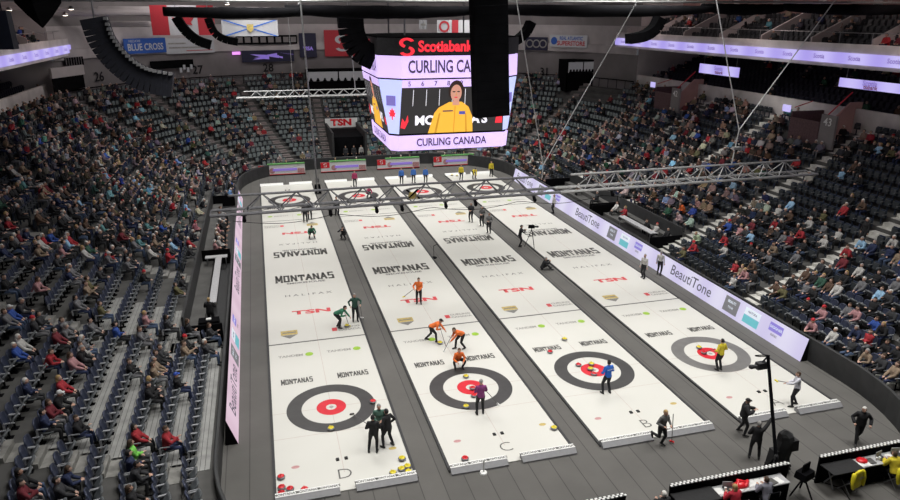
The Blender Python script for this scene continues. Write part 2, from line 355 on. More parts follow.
# far wall
WD = TOP+.45
mb = MB(); fp = ring_path(12, 162, 6)
sweep(mb, fp, [(WD, 7.2), (WD, 11.4)]); struct('wall_far_lower', mb, MT['wall'], 'dark grey wall with section numbers round the far end', 'wall')
mb = MB(); sweep(mb, fp, [(WD-.3, 11.4), (WD-.3, 11.55), (WD-.3, 12.3), (WD, 12.3)]); struct('trim_1', mb, MT['wallp'])
mb = MB(); sweep(mb, fp, [(WD, 12.3), (WD, 14.4)]); struct('wall_far_middle', mb, MT['wallp'], 'paler grey upper band of the far wall', 'wall')
mb = MB(); sweep(mb, fp, [(WD, 14.4), (WD+.2, 20)]); struct('wall_far_upper', mb, MT['wall'], 'grey top of the far wall', 'wall')
mb = MB(); sweep(mb, fp, [(WD-.4, 8.55), (WD-.4, 8.65), (WD-.32, 8.65), (WD-.32, 8.55), (WD-.4, 8.55)])
for b, n in ring_path(12, 162, 3): mb.tube([b+n*(WD-.36)+Vector((0, 0, 7.4)), b+n*(WD-.36)+Vector((0, 0, 8.6))], .03, 5)
tag(mb.build('guard_rail', MT['vblack']), 'dark rail behind the top row of the far end', 'railing')
# return walls closing the ends
for side, a in ((1, 12), (-1, 162)):
    b, n = ring_path(a, a, 6)[0]; p = b+n*WD; q = p+Vector((side*11, -1, 0)); mb = MB()
    mb.add([(p.x, p.y, 7.2), (q.x, q.y, 7.2), (q.x, q.y, 20), (p.x, p.y, 20)], [(0, 1, 2, 3)])
    struct('wall_return_'+('right' if side > 0 else 'left'), mb, MT['wallp'], 'pale return wall at the %s end of the upper deck' % ('right' if side > 0 else 'left'), 'wall')
mb = MB(); mb.box(-45, 63, -50, 60, 20, 20.3); struct('ceiling', mb, MT['walld'], 'dark arena roof above the rigging', 'ceiling')

def wallpt(u, v, D=WD):
    d = ray(u, v); t = 30.0
    while t < 150:
        p = CP+d*t; qx = abs(p.x-XC)-(HX-RC); qy = abs(p.y)-(HY-RC)
        s = math.hypot(max(qx, 0), max(qy, 0))+min(max(qx, qy), 0)-RC
        if s > D: return p
        t += .04
def wall_banner(name, u0, v0, u1, v1, m, label, cat, off=.45, frame=None, D=WD):
    """flat panel on the far wall with the photo's corners as its extent"""
    a = wallpt(u0, (v0+v1)/2, D); b = wallpt(u1, (v0+v1)/2, D); um = (u0+u1)/2
    zt = wallpt(um, v0, D).z; zl = wallpt(um, v1, D).z
    r = Vector((b.x-a.x, b.y-a.y, 0)); w = r.length; r.normalize(); n = Vector((r.y, -r.x, 0)); c = (a+b)/2; c.z = (zt+zl)/2; c = c+n*off
    o = empty(name, c, math.atan2(r.y, r.x), label, cat)   # local x = right, -y = towards rink
    mb = MB(); mb.box(-w/2, w/2, -.04, .04, -(zt-zl)/2, (zt-zl)/2); mb.build('panel', m, o)
    return o, w, zt-zl
def btext(o, s, size, m, x=0, z=0, width=None, bold=0.0): return put_text(s, size, m, o, (x, -.055, z), (1, 0, 0), (0, 0, 1), bold, width=width)
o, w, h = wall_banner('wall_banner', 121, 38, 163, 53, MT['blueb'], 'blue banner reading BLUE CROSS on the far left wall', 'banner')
btext(o, 'BLUE CROSS', .95, MT['whiteb'], 0, -.15, w*.85, .02); btext(o, 'MEDAVIE', .35, MT['whiteb'], -w*.25, h*.32)
o, w, h = wall_banner('wall_banner', 164, 38, 212, 53, MT['whiteb'], 'faded white banner right of the blue banner', 'banner')
mb = MB(); mb.box(-w*.45, w*.4, -.055, -.045, -.25, -.1); mb.box(-w*.45, -w*.1, -.055, -.045, .2, .35); mb.build('print', MT['inkg'], o)
mb = MB(); mb.box(-w*.1, w*.45, -.055, -.045, -.55, -.48); mb.build('stripe', MT['redb'], o)
o, w, h = wall_banner('press_window', 235, 35, 296, 44, MT['vblack'], 'row of dark press box windows under the white flag', 'window')
mb = MB(); n = 8
for i in range(n): mb.box(-w/2+w*(i+.14)/n, -w/2+w*(i+.86)/n, -.06, -.045, -h*.3, h*.3)
mb.build('pane', MT['wall'], o)
o, w, h = wall_banner('video_board', 241, 50, 293, 61.5, MT['navyb'], 'small dark purple video board above number 28', 'screen')
mb = MB()
for i in range(7): a = random.uniform(-.4, .2); mb.add([(w*a, -.05, h*random.uniform(-.3, .3)), (w*(a+.3), -.05, h*random.uniform(-.3, .3)), (w*(a+.3), -.05, h*.05+h*random.uniform(-.3, .3))], [(0, 1, 2)])
mb.build('swirl', MT['ribt'], o)
o, w, h = wall_banner('wall_sign', 231, 51.5, 239, 54.5, MT['magl'], 'tiny glowing magenta sign left of the purple video board', 'sign')
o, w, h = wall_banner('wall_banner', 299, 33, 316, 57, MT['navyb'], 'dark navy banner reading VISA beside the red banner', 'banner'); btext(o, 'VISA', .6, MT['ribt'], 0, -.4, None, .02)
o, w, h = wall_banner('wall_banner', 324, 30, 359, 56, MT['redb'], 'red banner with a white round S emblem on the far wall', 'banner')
def s_logo(o, m, cx, cz, s, y=-.056, nm='emblem'):
    mb = MB(); rr = s*.36
    for (ox, oz, a0, a1) in ((0, .2, 20, 250), (0, -.2, 200, 430)):
        n = 10
        for i in range(n):
            A = math.radians(a0+(a1-a0)*i/n); B = math.radians(a0+(a1-a0)*(i+1)/n)
            def P(A, r): return (cx+ox*s+r*cos(A), y, cz+oz*s+r*.62*sin(A))
            mb.add([P(A, rr*.55), P(A, rr*1.1), P(B, rr*1.1), P(B, rr*.55)], [(0, 1, 2, 3)])
    return mb.build(nm, m, o)
s_logo(o, MT['whiteb'], w*.0, 0, 2.2)
o, w, h = wall_banner('wall_banner', 527, 37, 549, 50, MT['navyb'], 'dark banner with pale swoosh right of the hanging speaker', 'banner')
mb = MB()
for a in (-.3, .0, .3): mb.disc(w*a, 0, 0, .35, .5, 20)
mb.v = [(x, -.055, y) for x, y, z in mb.v]; mb.build('swoosh', MT['inkg'], o)
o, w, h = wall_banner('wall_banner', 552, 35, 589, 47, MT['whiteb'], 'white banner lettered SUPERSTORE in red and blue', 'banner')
btext(o, 'REAL ATLANTIC', .55, MT['blueb'], w*.08, h*.22, w*.62, .015); btext(o, 'SUPERSTORE', .7, MT['redb'], w*.08, -h*.2, w*.75, .02)
mb = MB(); mb.disc(-w*.38, 0, 0, 0, h*.32, 20); mb.v = [(x, -.056, y) for x, y, z in mb.v]; mb.build('badge', MT['blueb'], o)
for s, u, v in (('26', 98, 77), ('27', 197, 70), ('28', 268, 68), ('31', 545, 72)):
    p = wallpt(u, v); a = wallpt(u-6, v); b = wallpt(u+6, v); r = Vector((b.x-a.x, b.y-a.y, 0)).normalized(); n = Vector((r.y, -r.x, 0))
    o = put_text(s, 1.3, MT['black'], None, p+n*.16, r, (0, 0, 1), .02, 'section_number'); tag(o, 'black section number %s painted on the wall %s' % (s, {'26': 'left of the big curved speaker array', '27': 'right of the big curved speaker array', '28': 'under the purple video board', '31': 'right of the scoreboard'}[s]), 'number')
# far suites / platform boxes
def room_box(name, x0, x1, y0, y1, z0, z1, label, m=MT['vblack']):
    o = empty(name, ((x0+x1)/2, (y0+y1)/2, z0), 0, label, 'booth')
    w, d, h = (x1-x0)/2, (y1-y0)/2, z1-z0
    mb = MB(); mb.box(-w, w, -d, -d+.1, 0, h*.58); mb.build('front_panel', m, o)
    mb = MB(); mb.box(-w, w, -d, d, h*.95, h); mb.box(-w, -w+.15, -d, d, 0, h*.95); mb.box(w-.15, w, -d, d, 0, h*.95); mb.box(-w+.15, w-.15, d-.1, d, 0, h*.95); mb.build('shell', m, o)
    mb = MB(); mb.box(-w+.2, -.08, -d+.02, -d+.06, h*.6, h*.93); mb.box(.08, w-.2, -d+.02, -d+.06, h*.6, h*.93); mb.build('window', MT['whiteb'], o)
    mb = MB()
    for i in range(9): x = -w+.5+i*(2*w-1)/8; mb.ell((x, -d+.01, h*.66), .14, .02, .18, 8, 6); mb.box(x-.22, x+.22, -d-.0, -d+.02, h*.59, h*.64)
    mb.build('occupant_silhouettes', MT['vblack'], o)
    return o
room_box('broadcast_booth', 3.9, 11.5, 43.0, 45.4, 5.9, 9.2, 'black broadcast booth with lit windows left of the scoreboard')
room_box('broadcast_booth', 33.0, 37.2, 32.6, 35.0, 7.0, 10.6, 'dark commentary booth under the SUPERSTORE banner')

# aisles
AIS_R = [-22.6, -13.8, -5.0, 3.8, 12.6, 21.4]; AIS_L = [-21.6, -12.5, -3.6, 5.2, 14.0, 21.6]
ANG = {'ne': [27, 50, 70], 'nw': [110, 137, 160], 'sw': [200], 'se': [-18]}
AIS_F = [4.8, 13.4]
def aisle(base, n, label, k1=17, k0=0, m='tread', w=.52):
    t = Vector((-n.y, n.x, 0)); o = None; mb = MB()
    for k in range(k0, k1+1):
        for hstep in (0, 1):
            z0 = rowz(k)-.01; d0 = rowd(k)-.44; 
            if k == 0 and hstep == 0: continue
            if hstep == 0: a, b, z = d0, d0+.38, rowz(k)+.02
            else: a, b, z = d0+.40, d0+.86, rowz(k)+(rowz(k+1)-rowz(k))*.5
            vs = [base+n*dd+t*ww+Vector((0, 0, zz)) for zz in (z0-.0, z) for ww in (-w, w) for dd in (a, b)]
            mb.add(vs, [(0, 2, 3, 1), (4, 5, 7, 6), (0, 1, 5, 4), (2, 6, 7, 3), (0, 4, 6, 2), (1, 3, 7, 5)])
    o = mb.build('aisle_stairs', MT[m]); tag(o, label, 'stairs', 'stairways through the stands', 'structure')
ords = ['first', 'second', 'third', 'fourth', 'fifth', 'sixth', 'seventh', 'eighth', 'ninth', 'tenth', 'eleventh', 'twelfth', 'thirteenth', 'fourteenth', 'fifteenth', 'sixteenth', 'seventeenth', 'eighteenth', 'nineteenth', 'twentieth']
for i, y in enumerate(AIS_R): aisle(Vector((XC+HX, y, 0)), Vector((1, 0, 0)), 'pale concrete stairway, %s from the camera in the right stand' % ords[i], k0=3 if -4.9 < y < 13.5 else 0)
for i, y in enumerate(AIS_L): aisle(Vector((XC-HX, y, 0)), Vector((-1, 0, 0)), 'pale concrete stairway, %s from the camera in the left stand' % ords[i], k0=2 if -11 < y < 14.6 else 0, m='treadl')
for i, x in enumerate(AIS_F): aisle(Vector((x, HY, 0)), Vector((0, 1, 0)), 'stairway in the far stand, %s from the left' % ords[i], m='treadf', w=.42)
for cn in ('nw', 'ne'):
    for i, a in enumerate(sorted(ANG[cn], reverse=True)):
        A = math.radians(a); n = Vector((cos(A), sin(A), 0)); aisle(Vector((*CR[cn], 0))+n*RC, n, 'narrow stairway in the far %s corner, %s from the left' % ('left' if cn == 'nw' else 'right', ords[i]), m='treadf', w=.4)

# ------------------------------------------------------------------ seat slots
class Slot: pass
slots = []
def mk(side, k, p, n, blk, idx):
    s = Slot(); s.side, s.k, s.n, s.blk, s.idx = side, k, n, blk, idx
    s.p = Vector((p.x, p.y, rowz(k))); s.rz = math.atan2(n.x, -n.y)  # local +y -> -n
    s.px = pix(s.p+Vector((0, 0, 1.1))); s.occ = False; s.c = None
    slots.append(s)
PIT = .53
LBOX = (-11.2, 14.6); RBOX = (-4.7, 13.5)
for k in range(18):
    d = rowd(k)
    for side, A, nx, nm in ((1, AIS_R, 1, 'right'), (-1, AIS_L, -1, 'left')):
        ed = [-21.25]+[a for a in A if abs(a) < 21.2]+[21.25]; x = XC+nx*(HX+d)
        for bi in range(len(ed)-1):
            y0 = ed[bi]+(.62 if bi else .3); y1 = ed[bi+1]-.62; n = int((y1-y0)/PIT)
            for i in range(n):
                y = y0+(i+.5)*(y1-y0)/n
                if side < 0 and k < 2 and LBOX[0] < y < LBOX[1]: continue
                if side > 0 and k < 3 and RBOX[0] < y < RBOX[1]: continue
                if side > 0 and k > 14 and any(abs(y-q) < 2.6 for q in (17.0, -1.5)): continue
                mk(nm, k, Vector((x, y, 0)), Vector((nx, 0, 0)), bi, i)
    # far straight
    ed = [CR['nw'][0]]+AIS_F+[CR['ne'][0]]
    for bi in range(3):
        x0 = ed[bi]+(.62 if bi else 0); x1 = ed[bi+1]-(.62 if bi < 2 else 0); n = int((x1-x0)/PIT)
        for i in range(n):
            x = x0+(i+.5)*(x1-x0)/n
            if k < 8 and 5.3 < x < 9.0: continue
            if k > 13 and 3.6 < x < 11.9: continue
            mk('far', k, Vector((x, HY+d, 0)), Vector((0, 1, 0)), bi, i)
    for cn, a0, a1, nm in (('ne', 0, 90, 'far right'), ('nw', 90, 180, 'far left'), ('sw', 180, 212, 'near left'), ('se', -32, 0, 'near right')):
        if cn in ('sw', 'se'): Aa = [a0]+sorted(ANG[cn])+[a1]
        else: Aa = [a0]+sorted(ANG[cn])+[a1]
        R = RC+d
        for bi in range(len(Aa)-1):
            g = .62/R; b0 = math.radians(Aa[bi])+g*(bi > 0)+.1/R; b1 = math.radians(Aa[bi+1])-g*(bi < len(Aa)-2)-.1/R; n = int((b1-b0)*R/PIT)
            for i in range(max(n, 0)):
                A = b0+(i+.5)*(b1-b0)/n; nn = Vector((cos(A), sin(A), 0))
                if cn == 'ne' and k > 13 and 12 < math.degrees(A) < 33 : continue
                mk(nm, k, Vector((*CR[cn], 0))+nn*R, nn, bi, i)
C = dict(black=(.012, .012, .014), charcoal=(.035, .036, .04), navy=(.02, .03, .08), grey=(.15, .15, .16), white=(.48, .47, .45), red=(.36, .025, .035), maroon=(.16, .02, .03), pink=(.42, .22, .23), tan=(.27, .2, .14),
         brown=(.1, .06, .04), green=(.03, .09, .06), lime=(.2, .6, .1), blue=(.03, .08, .33), teal=(.12, .28, .29), yellow=(.62, .5, .03), purple=(.14, .07, .2), orange=(.75, .16, .03), olive=(.12, .11, .05), skyblue=(.3, .5, .7))
H = dict(white=(.68, .66, .62), grey=(.28, .27, .26), brown=(.06, .035, .02), black=(.012, .01, .01), blond=(.42, .28, .12), redcap=(.5, .02, .03), bluecap=(.03, .08, .4), whitecap=(.6, .6, .6))
PAL = ['black']*14+['charcoal']*12+['navy']*6+['grey']*8+['white']*5+['red']*3+['maroon']*3+['pink']*2+['tan']*4+['brown']*5+['green', 'blue', 'teal', 'olive', 'skyblue']+['skyblue']
HP = ['white']*10+['grey']*5+['brown']*5+['black']*4+['blond']*3+['redcap', 'whitecap']
def dens(u, v, s):
    if s.side in ('left', 'near left'):
        if v > 248: return 0
        if v < 100: return .3
        if u > 175 and v > 150 and s.k < 5: return .35
        return .72
    if s.side == 'far left':
        if u < 160: return .45
        return .3 if u < 245 else .25
    if s.side == 'far': return .5 if u < 325 else .35
    if s.side == 'far right':
        if s.k > 7 and u > 540: return .22
        return .5
    if v > 290: return .12
    if v > 236 and u < 742: return 0.02
    if u > 775 and 150 < v < 208: return .1
    if u > 700 and v < 130: return .42
    if v > 208: return .42
    if u < 700 and v < 200: return .66
    return .5
HAND = """157 433 red brown;146 435 red black;143 440 lime brown;144 455 navy black;135 447 charcoal black;184 377 black bluecap;157 383 black blond;155 388 black black;137 363 black brown;167 358 black brown;165 365 tan grey;194 336 black pinkx;202 336 charcoal brown;88 353 white brown;82 368 pink brown;72 336 grey white;73 353 black grey;55 363 red brown;48 379 red blond;40 388 navy white;63 403 black whitecap;60 420 black brown;60 412 maroon brown;53 430 navy black;5 478 black black;17 484 maroon black;42 477 charcoal black;74 483 navy brown;137 495 black brown;17 318 blue whitecap;14 325 grey brown;11 331 white white;14 340 blue white;42 325 charcoal redcap;53 331 maroon black;73 331 grey brown;70 337 grey grey;82 313 grey black;126 324 blue black;149 328 grey brown;152 323 pink blond;174 322 charcoal black;192 329 black brown;192 337 tan brown;209 326 charcoal white;169 354 charcoal brown;164 362 tan brown;142 249 white white;174 255 red redcap;158 251 black black;161 243 tan brown;143 242 teal blond;112 262 grey whitecap;132 262 charcoal black;148 278 black redcap;177 278 charcoal black;181 288 olive brown;196 243 red white;10 232 grey white;35 233 red white;40 252 tan brown;65 250 pink grey;97 251 red brown;64 264 grey white;76 278 navy brown;42 289 pink brown;94 291 tan brown;87 288 olive brown;5 289 black black;83 312 grey black;54 262 charcoal brown;120 250 black grey;125 255 grey grey;86 250 white blond;105 275 charcoal black;24 262 black brown;12 300 charcoal grey;24 308 charcoal black;98 305 olive brown;110 245 black white;
682 249 olive brown;700 244 red redcap;725 245 white redcap;737 232 pink blond;750 239 skyblue brown;690 212 blue black;688 202 orange brown;700 199 pink blond;707 199 tan blond;713 204 tan brown;678 219 white grey;735 262 red brown;744 264 tan blond;760 272 black black;739 274 white brown;775 251 tan brown;780 225 red brown;767 210 white white;804 227 red brown;810 224 white white;750 268 pink blond;770 262 grey brown;765 258 charcoal brown;854 247 red brown;870 240 skyblue grey;896 232 white white;839 282 white brown;866 281 grey white;847 264 maroon brown;829 309 pink redcap;815 317 pink pinkx;864 309 pink black;832 326 white white;787 289 olive brown;810 301 black redcap;876 331 red brown;894 307 charcoal black;877 327 blue brown;857 333 navy grey;857 343 charcoal brown;880 345 black brown;886 333 black blond;874 362 tan grey;888 367 tan brown;895 348 black black;868 355 charcoal brown;800 255 grey brown;812 262 charcoal brown;822 268 black grey;795 268 black brown;780 240 grey brown;790 235 maroon brown"""
for s in slots:
    u, v, z = s.px
    if -30 < u < 930 and -20 < v < 530 and random.random() < dens(u, v, s): s.occ = True
for ent in HAND.replace('\n', '').split(';'):
    if not ent.strip(): continue
    a = ent.split(); u, v = float(a[0]), float(a[1])
    best = min((s for s in slots if not s.c), key=lambda s: (s.px[0]-u)**2+(s.px[1]+2-v)**2)
    best.occ = True; best.c = (a[2], a[3].replace('pinkx', 'redcap'))
for s in slots:
    if s.occ and not s.c: s.c = (random.choice(PAL), random.choice(HP))
inv = [s for s in slots if -14 < s.px[0] < 914 and -10 < s.px[1] < 512]
inv.sort(key=lambda s: s.px[2])
def where(s):
    side = {'left': 'left stand', 'right': 'right stand', 'far': 'far stand', 'far left': 'far left corner', 'far right': 'far right corner', 'near left': 'near left corner', 'near right': 'near right corner'}[s.side]
    b = 'beyond its %s stairway' % ords[s.blk-1] if s.blk and s.side in ('left', 'right') else ('in nearest block' if s.side in ('left', 'right') else 'past stairway' if s.blk else 'from the end')
    return '%s row of %s, seat %s %s' % (ords[s.k], side, ords[s.idx] if s.idx < 20 else str(s.idx+1), b)

# seat prototypes ---------------------------------------------------
def seat_meshes():
    mb = MB(); n = 6; pts = []
    for zz, w, yb in ((.40, .19, -.19), (.50, .215, -.22), (.62, .225, -.245), (.74, .22, -.265), (.81, .19, -.275), (.84, .12, -.28)):
        for j in range(n+1): t = j/n*2-1; pts.append((t*w, yb+.035*t*t, zz))
    m = n+1; b = len(pts); fs = []
    back = [(x, y-.045, z) for x, y, z in pts]; rows = 6
    for i in range(rows-1):
        for j in range(n): fs += [(i*m+j, i*m+j+1, (i+1)*m+j+1, (i+1)*m+j), (b+i*m+j+1, b+i*m+j, b+(i+1)*m+j, b+(i+1)*m+j+1)]
    for i in range(rows-1): fs += [(i*m, (i+1)*m, b+(i+1)*m, b+i*m), (i*m+n, b+i*m+n, b+(i+1)*m+n, (i+1)*m+n)]
    for j in range(n): fs += [(j, b+j, b+j+1, j+1), ((rows-1)*m+j, (rows-1)*m+j+1, b+(rows-1)*m+j+1, b+(rows-1)*m+j)]
    mb.add(pts+back, fs); back_me = mb.mesh('backrest', True); back_me.materials.append(MT['seatback'])
    mb = MB()
    def pan(T):
        m2 = MB(); N = 6; P = []
        for i in range(5):
            for j in range(N+1):
                t = j/N*2-1; yy = i/4*.40; w = .205-(.03 if i in (0, 4) else 0); P.append(Vector((t*w, yy, .02*t*t+.012*(i == 4))))
        Q = [p-Vector((0, 0, .05)) for p in P]; q = N+1; bb = len(P); F = []
        for i in range(4):
            for j in range(N): F += [(i*q+j, i*q+j+1, (i+1)*q+j+1, (i+1)*q+j), (bb+i*q+j+1, bb+i*q+j, bb+(i+1)*q+j, bb+(i+1)*q+j+1)]
            F += [(i*q, (i+1)*q, bb+(i+1)*q, bb+i*q), (i*q+N, bb+i*q+N, bb+(i+1)*q+N, (i+1)*q+N)]
        for j in range(N): F += [(j, bb+j, bb+j+1, j+1), (4*q+j, 4*q+j+1, bb+4*q+j+1, bb+4*q+j)]
        m2.add([T @ p for p in P+Q], F); me = m2.mesh('seat_pan', True); me.materials.append(MT['seatpan']); return me
    up = pan(Matrix.Translation((0, -.15, .42)) @ Matrix.Rotation(math.radians(52), 4, 'X'))
    dn = pan(Matrix.Translation((0, -.18, .44)))
    arms = []
    for sx in (-1, 1):
        mb = MB(); mb.box(sx*.245-.018, sx*.245+.018, -.2, .1, .60, .63, taper=.05); mb.box(sx*.245-.012, sx*.245+.012, -.22, -.16, .38, .60); me = mb.mesh('armrest'); me.materials.append(MT['arm']); arms.append(me)
    mb = MB(); mb.tube([(0, -.2, 0), (0, -.2, .42)], .03, 6); mb.box(-.24, .24, -.24, -.17, .38, .42); mb.box(-.1, .1, -.3, -.1, 0, .02); ped = mb.mesh('pedestal'); ped.materials.append(MT['vblack'])
    return back_me, up, dn, arms, ped
BK, UP, DN, ARM, PED = seat_meshes()
for s in inv[:300]:
    s.ind = True
    o = empty('stadium_seat', s.p, s.rz, ('occupied' if s.occ else 'empty')+' navy folding seat, '+where(s), 'seat', 'folding seats of the '+s.side+' stand')
    o.scale = (1.06, 1.12, 1.1); link('backrest', BK, None, o); link('seat_pan', DN if s.occ else UP, None, o); link('armrest', ARM[0], None, o)
    if s.idx % 1 == 0: link('armrest', ARM[1], None, o)
    link('pedestal', PED, None, o)
ind_seat = set(id(s) for s in inv[:300])
# all further seats as one mass
def np_mass(name, protos, items, m, label, cat):
    """items: (proto index, 4x4 matrix, list of colours per colour slot)"""
    V = []; F = []; Cc = []; off = 0
    for pi, Mx, cols in items:
        v, f, ci = protos[pi]; R = np.array(Mx)[:3, :3]; t = np.array(Mx)[:3, 3]
        V.append(v @ R.T+t); F.append(f+off); Cc.append(np.array(cols)[ci]); off += len(v)
    V = np.vstack(V).astype(np.float32); F = np.vstack(F); Cc = np.vstack(Cc)
    me = bpy.data.meshes.new(name); me.vertices.add(len(V)); me.vertices.foreach_set('co', V.ravel())
    me.loops.add(F.size); me.loops.foreach_set('vertex_index', F.ravel().astype(np.int32)); me.polygons.add(len(F))
    me.polygons.foreach_set('loop_start', np.arange(0, F.size, 4, dtype=np.int32)); me.update(calc_edges=True)
    a = me.color_attributes.new('Col', 'FLOAT_COLOR', 'POINT'); a.data.foreach_set('color', np.hstack([Cc, np.ones((len(Cc), 1))]).astype(np.float32).ravel())
    me.polygons.foreach_set('use_smooth', [False]*len(me.polygons))
    o = link(name, me, m); tag(o, label, cat, None, 'stuff'); return o
def proto(mb):   # mb.c carries slot index as colour
    v = np.array([tuple(p) for p in mb.v]); f = np.array([q if len(q) == 4 else (q[0], q[1], q[2], q[2]) for q in mb.f]); return v, f, np.array([int(c[0]) for c in mb.c])
mb = MB(); c0, c1, c2 = (0, 0, 0), (1, 0, 0), (2, 0, 0)
mb.box(-.225, .225, -.29, -.23, .40, .84, c=c0, taper=.15); mb.box(-.2, .2, -.20, -.13, .40, .78, c=c1, taper=.1); mb.box(-.265, -.235, -.22, .08, .58, .62, c=c2); mb.box(-.03, .03, -.24, -.18, 0, .4, c=c0)
SP1 = proto(mb)
seatcols = []
items = []
for s in slots:
    if id(s) in ind_seat: continue
    u, v, z = s.px
    if not (-60 < u < 960 and -40 < v < 560): continue
    Mx = Matrix.Translation(s.p) @ Matrix.Rotation(s.rz, 4, 'Z'); j = random.uniform(.8, 1.2)
    if s.side in ('far', 'far left', 'far right') : cb, cp, ca = (.02, .028, .04), (.2, .23, .23), (.2, .2, .2)
    else: cb, cp, ca = (.03, .042, .07), (.045, .052, .058), (.2, .21, .22)
    items.append((0, Mx, [[x*j for x in cb], [x*j for x in cp], ca]))
np_mass('distant_seating', [SP1], items, MT['attrseat'], 'massed rows of dark folding seats farther round the seating bowl', 'seating')
# club + upper deck seats
items = []
for side, y0, y1 in ((1, -14, 26.5), (-1, 8, 30.5)):
    for k in range(8):
        x = XC+side*(HX+TOP+.25+k*.9+.5); y = y0
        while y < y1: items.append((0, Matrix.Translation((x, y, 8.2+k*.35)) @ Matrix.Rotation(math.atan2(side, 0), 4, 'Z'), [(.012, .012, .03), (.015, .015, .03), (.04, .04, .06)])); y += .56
    RD = 14.35; zb = 12.45 if side > 0 else 12.0
    for k in range(5):
        x = XC+side*(HX+RD+1.2+k*.9+.5); y = y0
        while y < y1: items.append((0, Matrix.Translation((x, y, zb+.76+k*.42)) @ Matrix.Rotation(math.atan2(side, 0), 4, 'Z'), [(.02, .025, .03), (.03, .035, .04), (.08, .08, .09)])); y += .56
np_mass('upper_seating', [SP1], items, MT['attrseat'], 'dark rows of seats under and above the lavender ribbons', 'seating')

# ------------------------------------------------------------------ figures
def ik(a, b, l1, l2, pole):
    a, b = Vector(a), Vector(b); d = b-a; L = min(max(d.length, .05), (l1+l2)*.999)
    dn = d.normalized(); b = a+dn*L; x = (l1*l1-l2*l2+L*L)/(2*L); h = math.sqrt(max(l1*l1-x*x, 0)); pole = Vector(pole); pole = pole-dn*pole.dot(dn)
    pole.normalize(); return a+dn*x+pole*h, b
def skeleton(P=(0, 0, .93), lean=0, side=0, turn=0, hl=None, hr=None, fl=(-.11, 0, .08), fr=(.11, 0, .08), head=0, nod=0, el=(-.6, -.7, -.3), er=(.6, -.7, -.3), kl=(-.1, 1, 0), kr=(.1, 1, 0), tl=None, tr=None):
    S = {}; P = Vector(P); a = math.radians(lean); b = math.radians(side); sp = Vector((sin(b), sin(a)*cos(b), cos(a)*cos(b))).normalized()
    X = Matrix.Rotation(math.radians(turn), 3, 'Z') @ Vector((1, 0, 0)); X = (X-sp*X.dot(sp)).normalized(); Y = sp.cross(X).normalized()
    S.update(P=P, sp=sp, X=X, Y=Y, neck=P+sp*.50)
    S['shl'] = P+sp*.44-X*.175; S['shr'] = P+sp*.44+X*.175
    hd = (sp+Vector((0, sin(math.radians(nod)), 1.1))).normalized(); S['hd'] = hd; S['head'] = S['neck']+hd*.155+Y*.02; S['hyaw'] = math.radians(turn+head); S['nod'] = math.radians(lean*.5+nod)
    hl = Vector(hl) if hl else S['shl']+Vector((-.07, .05, -.53)); hr = Vector(hr) if hr else S['shr']+Vector((.07, .05, -.53))
    S['ell'], S['hl'] = ik(S['shl'], hl, .28, .26, el); S['elr'], S['hr'] = ik(S['shr'], hr, .28, .26, er)
    S['hipl'] = P-X*.09-sp*.02; S['hipr'] = P+X*.09-sp*.02
    S['knl'], S['fl'] = ik(S['hipl'], fl, .44, .42, kl); S['knr'], S['fr'] = ik(S['hipr'], fr, .44, .42, kr)
    S['tl'] = Vector(tl) if tl else Vector((-.15, 1, 0)); S['tr'] = Vector(tr) if tr else Vector((.15, 1, 0))
    return S
def hand(mb, el, h, sgn, curl=.5):
    d = (h-el).normalized(); up = Vector((0, 0, 1)); s = d.cross(up)
    if s.length < .2: s = Vector((0, 1, 0)).cross(d)
    s.normalize(); n = s.cross(d).normalized()
    if n.z > 0: n = -n
    palm = h+d*.045; mb.tube([h-d*.01, palm, h+d*.085], [.026, .036, .034], 8, flat=.6)
    for i, (o, L) in enumerate(((-.028, .062), (-.009, .072), (.010, .068), (.028, .052))):
        a = h+d*.08+s*o; b = a+(d*cos(curl*.6)+n*sin(curl*.6))*L*.5; c = b+(d*cos(curl*1.8)+n*sin(curl*1.8))*L*.55; mb.tube([a-d*.02, a, b, c], [.010, .010, .009, .008], 6)
    a = h+d*.03-s*.03*sgn; mb.tube([a+s*.01*sgn, a-s*.025*sgn+d*.025, a-s*.03*sgn+d*.06+n*.015], [.012, .011, .009], 6)
def remesh(mb, vox, name, smooth_it=3):
    me = mb.mesh(name); o = bpy.data.objects.new('t', me); col.objects.link(o)
    m = o.modifiers.new('r', 'REMESH'); m.mode = 'VOXEL'; m.voxel_size = vox; m.use_smooth_shade = True
    if smooth_it: s = o.modifiers.new('s', 'SMOOTH'); s.factor = .5; s.iterations = smooth_it
    dg = bpy.context.evaluated_depsgraph_get(); dg.update(); r = bpy.data.meshes.new_from_object(o.evaluated_get(dg)); bpy.data.objects.remove(o); r.name = name
    return r
def headT(S): return Matrix.Rotation(S['hyaw'], 4, 'Z') @ Matrix.Rotation(-S['nod'], 4, 'X')
